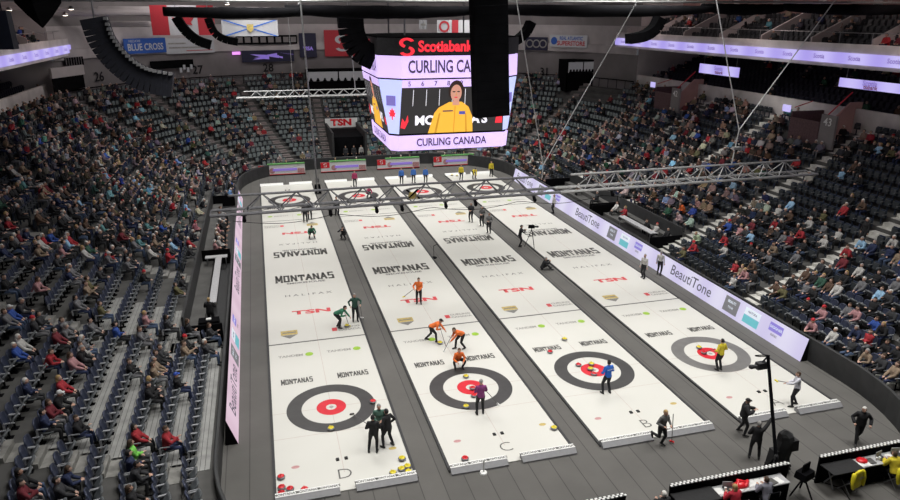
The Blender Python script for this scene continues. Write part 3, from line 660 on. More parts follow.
def body_mesh(S, vox):
    mb = MB(); P, sp, X, Y = S['P'], S['sp'], S['X'], S['Y']
    def sec(t, rx, ry, off=0): return (P+sp*t+Y*off, X, Y, rx, ry)
    mb.loft([sec(-.10, .09, .07), sec(-.07, .15, .10), sec(0, .165, .115), sec(.12, .135, .10), sec(.2, .135, .10, .005), sec(.32, .155, .115, .01), sec(.41, .165, .10), sec(.46, .12, .08), sec(.50, .065, .06), sec(.53, .05, .05)])
    mb.tube([S['neck']-sp*.05, S['neck']+S['hd']*.08], [.058, .052], 10)
    for a, b, c, sg in (('shl', 'ell', 'hl', -1), ('shr', 'elr', 'hr', 1)):
        sh = S[a]; mb.tube([P+sp*.43+X*sg*.08, sh, sh+(S[b]-sh)*.5, S[b], S[b]+(S[c]-S[b])*.3, S[c]], [.06, .056, .046, .038, .038, .025], 10); hand(mb, S[b], S[c], sg)
    for a, b, c, t in (('hipl', 'knl', 'fl', 'tl'), ('hipr', 'knr', 'fr', 'tr')):
        hp = S[a]; mb.tube([hp, hp+(S[b]-hp)*.5, S[b], S[b]+(S[c]-S[b])*.35, S[c]], [.088, .074, .052, .052, .034], 10)
        tt = S[t].normalized(); f = S[c]; mb.tube([f-tt*.04-Vector((0, 0, .03)), f+tt*.06-Vector((0, 0, .035)), f+tt*.15-Vector((0, 0, .05))], [.036, .036, .026], 8)
    T = headT(S); h = S['head']
    mb.ell(h, .074, .095, .113, 14, 10, T); mb.ell(h+T @ Vector((0, .03, -.06)), .055, .06, .055, 12, 8, T)
    mb.tube([h+T @ Vector((0, .085, .015)), h+T @ Vector((0, .112, -.02))], [.010, .016], 6)
    for sx in (-1, 1): mb.ell(h+T @ Vector((sx*.078, -.005, -.005)), .012, .02, .03, 8, 6, T)
    return remesh(mb, vox, 'body', 2)
def jacket_mesh(S, vox, puff=.0, hem=-.06):
    mb = MB(); P, sp, X, Y = S['P'], S['sp'], S['X'], S['Y']; g = .019+puff
    def sec(t, rx, ry, off=0): return (P+sp*t+Y*off, X, Y, rx+g, ry+g)
    mb.loft([sec(hem, .155, .11), sec(0, .16, .112), sec(.12, .14, .105), sec(.2, .14, .105, .005), sec(.32, .158, .118, .01), sec(.41, .165, .10), sec(.465, .115, .08), sec(.50, .055, .055), sec(.545, .045, .045)])
    for a, b, c, sg in (('shl', 'ell', 'hl', -1), ('shr', 'elr', 'hr', 1)):
        sh = S[a]; e = g*.65; mb.tube([P+sp*.42+X*sg*.09, sh, sh+(S[b]-sh)*.5, S[b], S[b]+(S[c]-S[b])*.4, S[b]+(S[c]-S[b])*.95], [.064+e, .06+e, .05+e, .044+e, .042+e, .033+e], 10)
    return remesh(mb, vox, 'jacket', 3)
def trouser_mesh(S, vox):
    mb = MB(); P, sp, X, Y = S['P'], S['sp'], S['X'], S['Y']
    mb.loft([(P+sp*t+Y*0, X, Y, rx, ry) for t, rx, ry in ((-.12, .12, .09), (-.08, .168, .12), (0, .18, .13), (.07, .165, .12))])
    for a, b, c in (('hipl', 'knl', 'fl'), ('hipr', 'knr', 'fr')):
        hp = S[a]; mb.tube([hp, hp+(S[b]-hp)*.5, S[b], S[b]+(S[c]-S[b])*.4, S[b]+(S[c]-S[b])*.93], [.104, .09, .068, .064, .052], 10)
    return remesh(mb, vox, 'trousers', 3)
def shoe_mesh(S, c, t):
    mb = MB(); f = S[c]; tt = S[t].normalized(); z = Vector((0, 0, 1)); tt = (tt-z*tt.z).normalized() if abs(tt.z) < .8 else tt
    mb.tube([f-tt*.05-z*.035, f+tt*.0-z*.03, f+tt*.08-z*.042, f+tt*.17-z*.05], [.042, .05, .045, .032], 10); mb.tube([f-z*.03, f+z*.03], [.046, .046], 8)
    return mb.mesh('shoe', True)
def hair_mesh(S, style):
    mb = MB(); T = headT(S); h = S['head']
    if style == 'cap':
        mb.ell(h+T @ Vector((0, -.004, .02)), .085, .104, .105, 14, 10, T, keep=lambda p: p.z > .01)
        mb.add([T @ Vector(p)+h for p in [(-.07, .08, .035), (-.06, .15, .03), (.06, .15, .03), (.07, .08, .035), (-.07, .08, .045), (-.06, .15, .038), (.06, .15, .038), (.07, .08, .045)]], [(0, 1, 2, 3), (7, 6, 5, 4), (0, 4, 5, 1), (1, 5, 6, 2), (2, 6, 7, 3)])
    elif style == 'beanie': mb.ell(h+T @ Vector((0, -.006, .025)), .088, .106, .115, 14, 10, T, keep=lambda p: p.z > .0)
    else:
        mb.ell(h+T @ Vector((0, -.012, .012)), .086, .105, .118, 16, 12, T, keep=lambda p: p.z > .045 or p.y < (.01 if style == 'short' else .03) and p.z > (-.05 if style == 'short' else -.12))
        if style == 'long': mb.ell(h+T @ Vector((0, -.075, -.08)), .08, .05, .12, 12, 8, T)
        if style == 'pony': mb.tube([h+T @ Vector((0, -.09, .02)), h+T @ Vector((0, -.15, -.02)), h+T @ Vector((0, -.14, -.14))], [.02, .03, .012], 8)
    return mb.mesh('hair', True)
# ---- seated spectators
POSES = [dict(P=(0, -.03, .54), lean=-6, hl=(-.10, .30, .62), hr=(.10, .30, .62), fl=(-.12, .42, .08), fr=(.12, .42, .08)),
         dict(P=(0, -.03, .54), lean=-2, turn=8, head=15, hl=(.08, .24, .76), hr=(-.08, .26, .72), fl=(-.12, .34, .08), fr=(.14, .42, .08)),
         dict(P=(0, -.03, .54), lean=24, hl=(-.08, .48, .66), hr=(.08, .48, .66), fl=(-.13, .36, .08), fr=(.13, .36, .08), nod=-8),
         dict(P=(0, -.03, .54), lean=3, head=-20, hl=(-.10, .34, .64), hr=(.10, .36, .88), fl=(-.10, .45, .08), fr=(.10, .38, .08), er=(.6, -.2, -1))]
SPEC = []
for ps in POSES:
    S = skeleton(**ps); d = dict(body=body_mesh(S, .014), jacket=jacket_mesh(S, .02, .012), trousers=trouser_mesh(S, .02), S=S)
    d['hair'] = {st: hair_mesh(S, st) for st in ('short', 'long', 'cap', 'beanie')}; d['shoes'] = [shoe_mesh(S, 'fl', 'tl'), shoe_mesh(S, 'fr', 'tr')]
    for q in ('jacket', 'trousers'): d[q].materials.append(MT['cloth'])
    for q in d['hair'].values(): q.materials.append(MT['hair'])
    for q in d['shoes']: q.materials.append(MT['shoe'])
    d['bodies'] = []
    for sk in (MT['skin'], MT['skin2']): b = d['body'].copy(); b.materials.append(sk); d['bodies'].append(b)
    SPEC.append(d)
hname = dict(white='white hair', grey='grey hair', brown='brown hair', black='black hair', blond='blond hair', redcap='a red hat', bluecap='a blue cap', whitecap='a white cap')
occ = [s for s in inv if s.occ]
for s in occ[:298]:
    d = random.choice(SPEC); b = link('person', random.choice(d['bodies']), None, None, s.p, (0, 0, s.rz)); sc = random.uniform(.93, 1.05); b.scale = (sc, sc, sc)
    jc, hc = s.c
    tag(b, 'spectator, %s top, %s, %s' % (jc, hname[hc], where(s).replace('in nearest block', 'in nearest block').replace(' row of', ' row,').replace('seat ', '').replace('its ', '').replace('beyond', 'past')), 'person', 'spectators in the '+s.side+' stand')
    if len(b['label'].split()) > 16: b['label'] = b['label'].replace(' row,', ' row').replace('past its', 'past').replace('spectator, ', 'spectator ').replace('a red hat', 'red hat')
    j = link('jacket', d['jacket'], None, b); j.color = (*C[jc], 1)
    t = link('trousers', d['trousers'], None, b); t.color = (*random.choice([C['navy'], C['black'], C['charcoal'], (.06, .09, .16), C['grey']]), 1)
    st = 'beanie' if hc == 'redcap' else 'cap' if 'cap' in hc else random.choice(['short', 'short', 'long'])
    hh = link({'short': 'hair', 'long': 'hair', 'cap': 'cap', 'beanie': 'hat'}[st], d['hair'][st], None, b); hh.color = (*H[hc], 1)
    for q in d['shoes']: link('shoe', q, None, b)
# mass crowd
def crowd_proto(lean, arms):
    mb = MB(); L = math.radians(lean); c = lambda i: (i, 0, 0)
    T = Matrix.Translation((0, -.03, .46)) @ Matrix.Rotation(-L, 4, 'X')
    mb.box(-.17, .17, -.12, .12, 0, .3, c=c(0), T=T); mb.box(-.22, .22, -.13, .13, .3, .54, c=c(0), T=T, taper=.25)
    for sx in (-1, 1):
        mb.tube([T @ Vector((sx*.22, 0, .5)), T @ Vector((sx*.26, .08, .25)), Vector((sx*.1, .3, .62))], .055, 5, c=c(0), cap=False); mb.box(sx*.1-.04, sx*.1+.04, .28, .38, .58, .64, c=c(2))
        mb.tube([(sx*.09, 0, .52), (sx*.12, .42, .54), (sx*.12, .42, .08)], [.09, .07, .05], 5, c=c(1), cap=False)
    hd = T @ Vector((0, .03, .68)); mb.ell(hd, .08, .095, .115, 8, 6, col_=c(2)); mb.ell(hd+Vector((0, -.02, .025)), .09, .1, .11, 8, 6, keep=lambda p: p.z > .03 or p.y < 0, col_=c(3))
    # drop faces that are not quads
    mb.f = [f if len(f) <= 4 else f[:4] for f in mb.f]
    return proto(mb)
CPR = [crowd_proto(-6, 0), crowd_proto(10, 0), crowd_proto(24, 1)]
def person_cols(jc, hc): return [[x*random.uniform(.8, 1.2) for x in C[jc]], random.choice([C['navy'], C['black'], C['charcoal'], C['grey']]), (.5, .32, .25), H[hc]]
items = []
for s in occ[298:]:
    items.append((random.randrange(3), Matrix.Translation(s.p) @ Matrix.Rotation(s.rz+random.uniform(-.25, .25), 4, 'Z'), person_cols(*s.c)))
# people in the club seats, upper deck and on top walkway
for side, y0, y1 in ((1, -12, 26), (-1, 10, 30)):
    for i in range(40):
        k = random.randrange(8); items.append((1, Matrix.Translation((XC+side*(HX+TOP+.7+k*.9), random.uniform(y0, y1), 8.2+k*.35)) @ Matrix.Rotation(math.atan2(side, 0), 4, 'Z'), person_cols(random.choice(PAL), random.choice(HP))))
    for i in range(42):
        k = random.randrange(5); items.append((1, Matrix.Translation((XC+side*(HX+14.35+1.7+k*.9), random.uniform(y0, y1), (12.45 if side > 0 else 12.0)+.76+k*.42)) @ Matrix.Rotation(math.atan2(side, 0), 4, 'Z'), person_cols(random.choice(PAL), random.choice(HP))))
np_mass('distant_crowd', CPR, items, MT['attr'], 'massed seated spectators filling the farther rows of the bowl', 'crowd')

# ------------------------------------------------------------------ curling sheets
TEE = 17.37; SW = 4.87; SP = 6.083; hx = [0, 6.1, 12.06, 18.27]; YN, YF = -22.8, 23.3
words = ['leftmost', 'second from the left', 'second from the right', 'rightmost']
slab = slab_word('MONTANAS', .62); slab_s = slab_word('MONTANAS', .36)
def flat(me_or_s, m, parent, x, y, z=.006, rot=0, size=None, name='sponsor_logo', bold=0, sx=1, sy=1):
    me = me_or_s.copy() if not isinstance(me_or_s, str) else text_mesh(me_or_s, size, bold)
    me.transform(Matrix.Translation((x, y, z)) @ Matrix.Rotation(rot, 4, 'Z') @ Matrix.Diagonal((sx, sy, 1, 1))); me.materials.clear()
    return link(name, me, m, parent)
for i, x in enumerate(hx):
    o = empty('curling_sheet', (x, 0, 0), 0, 'white curling sheet lettered %s, %s of the four' % ('DCBA'[i], words[i]), 'curling sheet', 'four curling sheets')
    mb = MB(); mb.box(-SW/2, SW/2, YN, YF, -.035, 0); mb.build('ice', MT['ice'], o)
    for sx in (-1, 1): mb = MB(); mb.box(sx*SW/2-.05, sx*SW/2+.05, YN, YF, -.035, .03); mb.build('side_bumper', MT['dark'], o)
    for sy in (-1, 1):
        y = sy*TEE; rg = MT['ring_glare'] if (i == 3 and sy < 0) else MT['ring']  # near ring of sheet A painted paler to stand for glare
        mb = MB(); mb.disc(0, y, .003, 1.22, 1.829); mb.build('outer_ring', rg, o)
        mb = MB(); mb.disc(0, y, .003, .22, .61, 48); mb.build('inner_ring', MT['red'], o)
        mb = MB(); mb.disc(0, y, .004, .0, .09, 24); mb.build('button', MT['inkg'], o)
        mb = MB(); mb.box(-SW/2, SW/2, sy*(TEE-6.4)-.05, sy*(TEE-6.4)+.05, .001, .003); mb.build('hog_line', MT['ink'], o)
        mb = MB(); mb.box(-SW/2, SW/2, y-.008, y+.008, .001, .0025); mb.box(-SW/2, SW/2, y+sy*1.829-.008, y+sy*1.829+.008, .001, .0025); mb.build('tee_line', MT['pale'], o)
        for hxx in (-.16, .16):
            h = MB(); h.box(hxx-.065, hxx+.065, sy*(TEE+3.66)-.08, sy*(TEE+3.66)+.08, 0, .05, taper=.25); h.build('hack', MT['shoe'], o)
    mb = MB(); mb.box(-.008, .008, YN+1, YF-1, .001, .0022); mb.build('centre_line', MT['pale'], o)
    cl = text_mesh('DCBA'[i], .8, -.012); flat(cl, MT['ink'], o, 0, -TEE-4.55, name='sheet_letter')
    for s in (-1, 1):
        r = 0 if s < 0 else PI
        flat(slab, MT['ink'], o, 0, -2.0 if s < 0 else 2.7, rot=r, sx=.82, sy=1.45)
        flat('SMOKEHOUSE', MT['ink2'], o, 0, (-2.85 if s < 0 else 3.5), rot=r, size=.36, bold=.012)
        flat('H A L I F A X', MT['ink2'], o, 0, -4.8 if s < 0 else 4.9, rot=r, size=.42, sx=1.15, bold=.004)
        flat('TSN', MT['inkr'], o, 0, -7.35 if s < 0 else 7.5, rot=r, size=.95, bold=.04, sx=1.2, sy=.72)
        yb = -9.95 if s < 0 else 9.5
        mb = MB(); mb.box(-.42, .42, -.05, .45, .004, .005); q = mb.build('gold_badge', MT['gold'], o, loc=(s*1.35, yb, 0), rot=(0, 0, r))
        mb = MB(); mb.add([(-.42, -.08, .005), (0, -.5, .005), (.42, -.08, .005)], [(0, 1, 2)]); mb.box(-.34, .34, .14, .26, .005, .006); mb.build('badge_shield', MT['ink2'], q)
        flat('CURLING', MT['inkg'], o, -s*1.7, yb-s*.15, rot=r, size=.27, bold=.012); flat('CANADA', MT['inkg'], o, -s*1.7, yb+s*.17, rot=r, size=.27, bold=.012)
        mb = MB(); mb.box(-.13, .13, -.2, .2, .004, .005); mb.build('red_mark', MT['inkr'], o, loc=(-s*.95, yb, 0))
        for sx in (-1, 1):
            xx = sx*1.15
            flat('TANDEM', MT['inkg'], o, xx+s*.25, s*(TEE-5.0), rot=r, size=.3, bold=.01, sx=.95); mb = MB(); mb.disc(xx-s*.62, s*(TEE-5.0), .004, 0, .19, 24); mb.build('green_mark', MT['lime'], o)
            flat(slab_s, MT['ink'], o, sx*1.25, s*(TEE-2.55), rot=r, sx=.55, sy=1.0, name='small_sponsor_logo')
    for sx, m in ((-1, MT['pink']), (1, MT['gold'])):
        mb = MB(); mb.disc(0, 0, .004, 0, .15, 24, sy=.6); mb.build('corner_mark', m, o, loc=(-1.68 if sx < 0 else 1.93, -TEE-3.7+(.2 if sx > 0 else .0), 0))
    # end bumpers with lettering
    for s in (-1, 1):
        for sx in (-1, 1):
            yb = YN if s < 0 else YF
            x0, x1 = (-SW/2, -.28) if sx < 0 else (.28, SW/2)
            mb = MB(); mb.add([(xx_, yb+yy_, zz_) for xx_ in (x0, x1) for yy_, zz_ in ((-.2, -.035), (-.2, .03), (-.02, .17), (.16, .17), (.16, -.035))], [(0, 1, 2, 3, 4), (9, 8, 7, 6, 5), (0, 5, 6, 1), (1, 6, 7, 2), (2, 7, 8, 3), (3, 8, 9, 4), (4, 9, 5, 0)]); q = mb.build('end_bumper', MT['steelgrey'] if s < 0 else MT['white'], o)
            mb = MB(); mb.box(x0, x1, yb-.02, yb+.2, .171, .18); mb.build('bumper_cover', MT['white'], q)
            if s < 0:
                for j in range(3):
                    flat("MONTANA'S", MT['ink'], q, x0+(x1-x0)*(j+.5)/3, yb+.08, .184, size=.17, name='bumper_lettering', bold=.006, sx=.8)
# ------------------------------------------------------------------ stones
def stone_meshes():
    mb = MB(); mb.lathe([(.04, .0), (.065, .003), (.11, .018), (.14, .045), (.145, .062), (.14, .08), (.11, .103), (.08, .112)], 24); b = mb.mesh('stone', True); b.materials.append(MT['granite'])
    out = [b]
    for m in (MT['hred'], MT['hyel']):
        mb = MB(); mb.lathe([(.115, .10), (.112, .114), (.06, .120)], 24); d = mb.mesh('disc', True); d.materials.append(m)
        mb = MB(); mb.tube([(-.05, 0, .115), (-.045, 0, .15), (-.02, 0, .165), (.06, 0, .163), (.085, 0, .155)], .013, 8); h = mb.mesh('handle', True); h.materials.append(m); out.append((d, h))
    return out
ST = stone_meshes()
stones = [('D', 'y', 331, 428, 'in the near dark ring'), ('D', 'r', 373, 401, 'at the right edge of the rings'), ('D', 'y', 402, 458, 'rearmost of the yellow cluster by the corner'), ('D', 'y', 407.5, 466, 'touching the right of the yellow cluster'), ('D', 'y', 401.5, 468.5, 'in the middle of the yellow cluster'), ('D', 'y', 393, 472.5, 'leftmost of the yellow cluster'), ('D', 'y', 408.5, 471.5, 'against the bumper in the yellow corner cluster'),
          ('D', 'r', 281, 476.5, 'apart above the red corner cluster'), ('D', 'r', 281.5, 487, 'top of the red corner cluster'), ('D', 'r', 290, 488.5, 'right of the red corner cluster'), ('D', 'r', 281.5, 493, 'lowest of the red corner cluster'), ('D', 'r', 304.5, 489, 'alone along the near bumper'), ('D', 'y', 347, 325.5, 'being swept near the hog line'),
          ('C', 'y', 466, 376, 'at the back of the rings'), ('C', 'r', 472.6, 387.6, 'on the button'), ('C', 'r', 474, 395, 'just in front of the button'), ('C', 'y', 466, 406, 'in the near dark ring'), ('C', 'r', 465, 458, 'by the near left corner'), ('C', 'y', 554, 427.5, 'by the right edge'), ('C', 'y', 440, 342.5, 'in front of two orange sweepers'),
          ('B', 'y', 564.5, 338.8, 'short of the rings'), ('B', 'r', 550, 351.5, 'guarding left of the rings'), ('B', 'r', 578.5, 364.5, 'left in the white ring'), ('B', 'y', 591.5, 363.5, 'behind the button'), ('B', 'y', 590.5, 368.5, 'beside the button'), ('B', 'r', 594, 373.5, 'in front of the button'), ('B', 'r', 671, 429.5, 'on the near bumper side'),
          ('A', 'y', 699, 347, 'left of the red ring'), ('A', 'r', 704, 352, 'on the red ring'), ('A', 'y', 452, 175, 'by the far left corner'), ('A', 'y', 457, 175.5, 'second by the far left corner')]
for sh, c, u, v, txt in stones:
    p = gz(u, v, .08); nm = 'red' if c == 'r' else 'yellow'
    o = empty('curling_stone', (p.x, p.y, .003), random.uniform(0, 6.28), '%s-handled curling stone on sheet %s, %s' % (nm, sh, txt), 'curling stone', 'curling stones on sheet '+sh)
    link('granite_body', ST[0], None, o); d, h = ST[1 if c == 'r' else 2]; link('colour_disc', d, None, o); link('handle', h, None, o)

# ------------------------------------------------------------------ players, officials, crew
def broom(p0, p1, label, headc=MT['hyel']):
    p0, p1 = Vector(p0), Vector(p1); d = (p1-p0).normalized()
    o = empty('curling_broom', (p1.x, p1.y, 0), 0, label, 'broom'); L = lambda p: Vector(p)-Vector((p1.x, p1.y, 0))
    mb = MB(); mb.tube([L(p0), L(p1)], .014, 6); mb.build('handle', MT['ink'], o, True)
    mb = MB(); c = L(p1); mb.box(-.1, .1, -.035, .035, c.z-.025, c.z+.02, taper=.3); mb.build('broom_head', headc, o, rot=(0, 0, math.atan2(d.y, d.x)+PI/2))
    return o
def person(x, y, face, label, jc, tc=C['black'], hairs='short', hc='brown', pose=None, puff=0.0, z=0, group=None, name='person', scale=.95):
    """face: direction (dx,dy) faced"""
    S = skeleton(**(pose or {})); rz = math.atan2(-face[0], face[1]); b = link(name, body_mesh(S, .0105), MT['skin'], None, (x, y, z), (0, 0, rz)); b.scale = (scale,)*3
    tag(b, label, 'person', group)
    j = link('jacket', jacket_mesh(S, .016, puff), MT['cloth'], b); j.color = (*(C[jc] if isinstance(jc, str) else jc), 1)
    t = link('trousers', trouser_mesh(S, .016), MT['cloth'], b); t.color = (*tc, 1)
    hcol = H.get(hc, None) or C[hc]; h = link('hair' if hairs in ('short', 'long', 'pony') else 'cap', hair_mesh(S, hairs), MT['hair'], b); h.color = (*hcol, 1)
    for c, tt in (('fl', 'tl'), ('fr', 'tr')): link('shoe', shoe_mesh(S, c, tt), MT['shoe'], b)
    T = headT(S)
    for sx in (-1, 1): mb = MB(); mb.ell(S['head']+T @ Vector((sx*.03, .088, .012)), .011, .008, .008, 8, 6); mb.build('eye', MT['eye'], b)
    mb = MB(); mb.ell(S['head']+T @ Vector((0, .09, -.055)), .024, .01, .007, 8, 6); mb.build('mouth', MT['mouth'], b)
    R = Matrix.Rotation(rz, 3, 'Z'); W = lambda p: R @ (Vector(p)*scale)+Vector((x, y, z))
    return b, S, W
def at(u, v): p = gz(u, v, 0); return p.x, p.y
def stand(**k): d = dict(P=(0, 0, .91), fl=(-.12, .02, .08), fr=(.12, -.03, .08)); d.update(k); return d
GP = 'players on the near half'
# D house trio, dark green/black
x, y = at(374, 452); b, S, W = person(x, y, (.25, .97), 'player in black with back turned, left of the trio beside sheet D rings', 'black', hairs='short', hc='black', pose=stand(hl=(-.16, .22, 1.0), hr=(.16, .25, 1.0), fl=(-.2, -.02, .08)))
broom(W((-.16, .25, 1.05)), (*at(352, 414.5), .04), 'broom held by the left player of the trio on sheet D', MT['ink'])
x, y = at(388.5, 446); person(x, y, (-.55, .83), 'player in black with legs apart, right of the trio beside the house of sheet D', 'black', hairs='short', hc='black', pose=stand(lean=6, hl=(-.2, .2, 1.05), hr=(.24, .1, .95), fl=(-.22, .05, .08), fr=(.16, -.1, .08)))
x, y = at(380, 440); person(x, y, (-.1, -1), 'player in dark green facing the camera behind two players in black on sheet D', (.06, .13, .1), hairs='short', hc='grey', pose=stand(head=10, hl=(-.1, .2, 1.05), hr=(.12, .22, 1.05)))
# C skip, sweepers
x, y = at(480.5, 414); b, S, W = person(x, y, (.1, 1), 'skip in purple jacket standing on the near rings of sheet C', (.22, .04, .17), hairs='beanie', hc='grey', pose=stand(hl=(-.1, .25, 1.05), hr=(.24, .3, .95), fl=(-.16, -.02, .08), fr=(.12, .02, .08)))
broom(W((.24, .32, 1.0)), (*at(498, 404.5), .03), 'slim broom held out by the purple-jacketed skip', MT['white'])
x, y = at(458.5, 367.5); b, S, W = person(x, y, (-.05, -1), 'player in orange crouching at the back of the rings on sheet C', 'orange', hairs='short', hc='brown', pose=dict(P=(0, -.12, .42), lean=28, hl=(-.16, .38, .5), hr=(.16, .38, .5), fl=(-.18, .1, .08), fr=(.18, .05, .08), kl=(-.5, 1, 0), kr=(.5, 1, 0), nod=-15))
swp = dict(P=(0, -.15, .84), lean=62, hl=(-.05, .60, .62), hr=(.12, .38, .78), fl=(-.12, -.45, .08), fr=(.16, .15, .08), nod=-10)
x, y = at(434, 341); b, S, W = person(x, y, (.9, -.35), 'orange-jacketed sweeper bent over at the left, legs stretched, sheet C', 'orange', hairs='cap', hc='black', pose=swp); broom(W((.12, .3, 1.0)), (*at(446, 347.5), .03), 'broom of the left orange sweeper on sheet C', MT['white'])
x, y = at(459.5, 349); b, S, W = person(x, y, (-.85, -.3), 'orange-jacketed sweeper bent over at the right, sheet C', 'orange', hairs='short', hc='brown', pose=dict(swp, fl=(-.12, -.25, .08))); broom(W((.12, .3, 1.0)), (*at(444, 351.5), .03), 'broom of the right orange sweeper on sheet C', MT['white'])
x, y = at(419, 303.5); b, S, W = person(x, y, (-.3, -.95), 'orange-jacketed player standing alone near the TSN lettering on sheet C', 'orange', hairs='short', hc='brown', pose=stand(lean=4, hl=(-.05, .3, 1.0), hr=(.25, .25, 1.05))); broom(W((.25, .25, 1.05)), (*at(404, 297), .03), 'broom of the lone orange player on sheet C')
# B
x, y = at(606.5, 393); b, S, W = person(x, y, (-.1, 1), 'skip in bright blue jacket on the near rings of sheet B', (.02, .13, .55), hairs='short', hc='black', pose=stand(hl=(-.2, .2, .98), hr=(.18, .26, 1.02), fl=(-.2, .0, .08), fr=(.14, -.06, .08)))
put_text('NOVA', .12, MT['white'], b, (0, -.165, 1.28), (1, 0, 0), (0, 0, 1))
x, y = at(660, 445); b, S, W = person(x, y, (.25, -.97), 'player in grey striding with one knee raised behind the hack of sheet B', (.13, .13, .13), hairs='short', hc='blond', pose=dict(P=(0, 0, .91), lean=8, fl=(-.1, -.02, .08), fr=(.12, -.38, .42), kr=(.1, .9, -.3), hl=(-.22, .22, 1.0), hr=(.22, .25, 1.08), tr=(0, .4, -1)))
broom(W((-.25, .25, 1.5)), W((-.55, .1, .05)), 'broom held upright by the grey striding player', MT['hred'])
# A
x, y = at(718.5, 370); b, S, W = person(x, y, (-.1, 1), 'skip in yellow jacket on the near rings of sheet A', 'yellow', hairs='short', hc='black', pose=stand(hl=(-.22, .15, 1.0), hr=(.2, .2, 1.0), fl=(-.1, -.05, .08)))
broom(W((-.2, .2, 1.1)), (*at(704, 353.5), .03), 'broom held by the yellow-jacketed skip', MT['hred'])
x, y = at(794, 405.5); b, S, W = person(x, y, (-.85, .5), 'player in white jacket holding a broom out behind the hack of sheet A', (.6, .6, .66), hairs='short', hc='brown', pose=stand(lean=5, hl=(-.15, .5, 1.12), hr=(.15, .35, 1.05), fl=(-.18, .12, .08), fr=(.14, -.1, .08)))
broom(W((.15, .25, 1.0)), W((-.25, .95, 1.25)), 'broom held level by the white-jacketed player')
# D middle greens
gr = (.03, .16, .09)
x, y = at(339.5, 327.5); b, S, W = person(x, y, (.8, -.25), 'green-jacketed sweeper bent over a stone on sheet D', gr, hairs='short', hc='black', pose=dict(swp, fl=(-.12, -.12, .08), fr=(.14, .02, .08))); broom(W((.1, .35, .95)), (*at(349, 326), .03), 'broom of the bent green sweeper')
x, y = at(355.5, 321); b, S, W = person(x, y, (0, -1), 'dark green player standing upright at the edge of sheet D', (.03, .08, .06), hairs='short', hc='grey', pose=stand(hl=(-.3, .15, 1.05), hr=(.28, .1, 1.0))); broom(W((-.28, .12, 1.05)), (*at(362, 318), .03), 'broom of the upright green player', MT['white'])
x, y = at(312, 238); person(x, y, (0, -1), 'green-jacketed player crouching on the far half of sheet D', gr, hairs='short', hc='black', pose=dict(P=(0, -.12, .5), lean=45, hl=(-.2, .4, .4), hr=(.2, .4, .4), fl=(-.2, .1, .08), fr=(.2, .05, .08)))
for u, v, t in ((305.5, 222, 'left'), (310, 219, 'right')): x, y = at(u, v); person(x, y, (0, -1), 'player in dark clothes, %s of a pair beyond the green crouching player' % t, 'charcoal', hairs='short', hc='black', pose=stand())
x, y = at(337, 215.5); person(x, y, (.3, -1), 'dark-clothed official standing on the carpet beside the far end of sheet C', 'charcoal', hairs='short', hc='brown', pose=stand())
x, y = at(343.5, 238.5); person(x, y, (-.4, -1), 'crouching photographer in black on the carpet left of sheet C', 'black', hairs='short', hc='black', pose=dict(P=(0, -.15, .35), lean=32, hl=(-.1, .35, .75), hr=(.1, .35, .75), fl=(-.2, .15, .08), fr=(.15, -.05, .08)))
# right of B: three officials
for u, v, jc, t in ((471, 222, 'charcoal', 'in charcoal, farthest'), (482, 226, (.13, .13, .13), 'in grey, middle'), (489, 233, (.2, .2, .2), 'in light grey, nearest')):
    x, y = at(u, v); person(x, y, (-.6, -.8), 'standing official %s of three beside sheet A' % t, jc, hairs='short', hc='grey', pose=stand(hl=(-.1, .22, 1.05), hr=(.1, .22, 1.05)))
# camera people
def tripod_camera(x, y, face, label, h=1.45):
    o = empty('tripod_camera', (x, y, 0), math.atan2(-face[0], face[1]), label, 'camera')
    for k in range(3): mb = MB(); a = 2*PI*k/3+.5; mb.tube([(0, 0, h-.15), (.45*cos(a), .45*sin(a), .02)], [.025, .015], 6); mb.build('leg', MT['vblack'], o)
    mb = MB(); mb.box(-.09, .09, -.25, .2, h-.05, h+.17, taper=.1); mb.box(-.02, .02, -.03, .03, h-.16, h-.04); mb.build('camera_body', MT['vblack'], o)
    mb = MB(); mb.tube([(0, .2, h+.06), (0, .42, h+.06)], [.06, .075], 10); mb.build('lens', MT['dark'], o); return o
x, y = at(519.5, 246.5); person(x, y, (.85, -.3), 'camera operator in black standing behind a tripod beside sheet A', 'black', hairs='short', hc='black', pose=stand(lean=8, hl=(-.1, .4, 1.3), hr=(.1, .4, 1.3))); tripod_camera(x+.75, y-.3, (.85, -.3), 'tripod video camera on the carpet beside sheet A')
x, y = at(543.5, 269); person(x, y, (.9, -.2), 'photographer in black sitting on the carpet beside sheet A', 'black', hairs='short', hc='grey', pose=dict(P=(0, -.1, .14), lean=22, hl=(-.1, .4, .6), hr=(.1, .4, .6), fl=(-.2, .45, .08), fr=(.2, .5, .08)))
for u, v, t in ((643, 278, 'left'), (659, 274.5, 'right')): x, y = at(u, v); person(x, y, (-.8, -.4) if t == 'left' else (.7, .6), 'umpire in white shirt, %s of two by the right LED boards' % t, 'white', hairs='short', hc='grey', pose=stand(fr=(.12, -.12, .08)), puff=-.012)
x, y = at(553.5, 213); person(x, y, (-.9, 0), 'umpire in white shirt standing alone by the far LED boards', 'white', hairs='short', hc='grey', pose=stand())
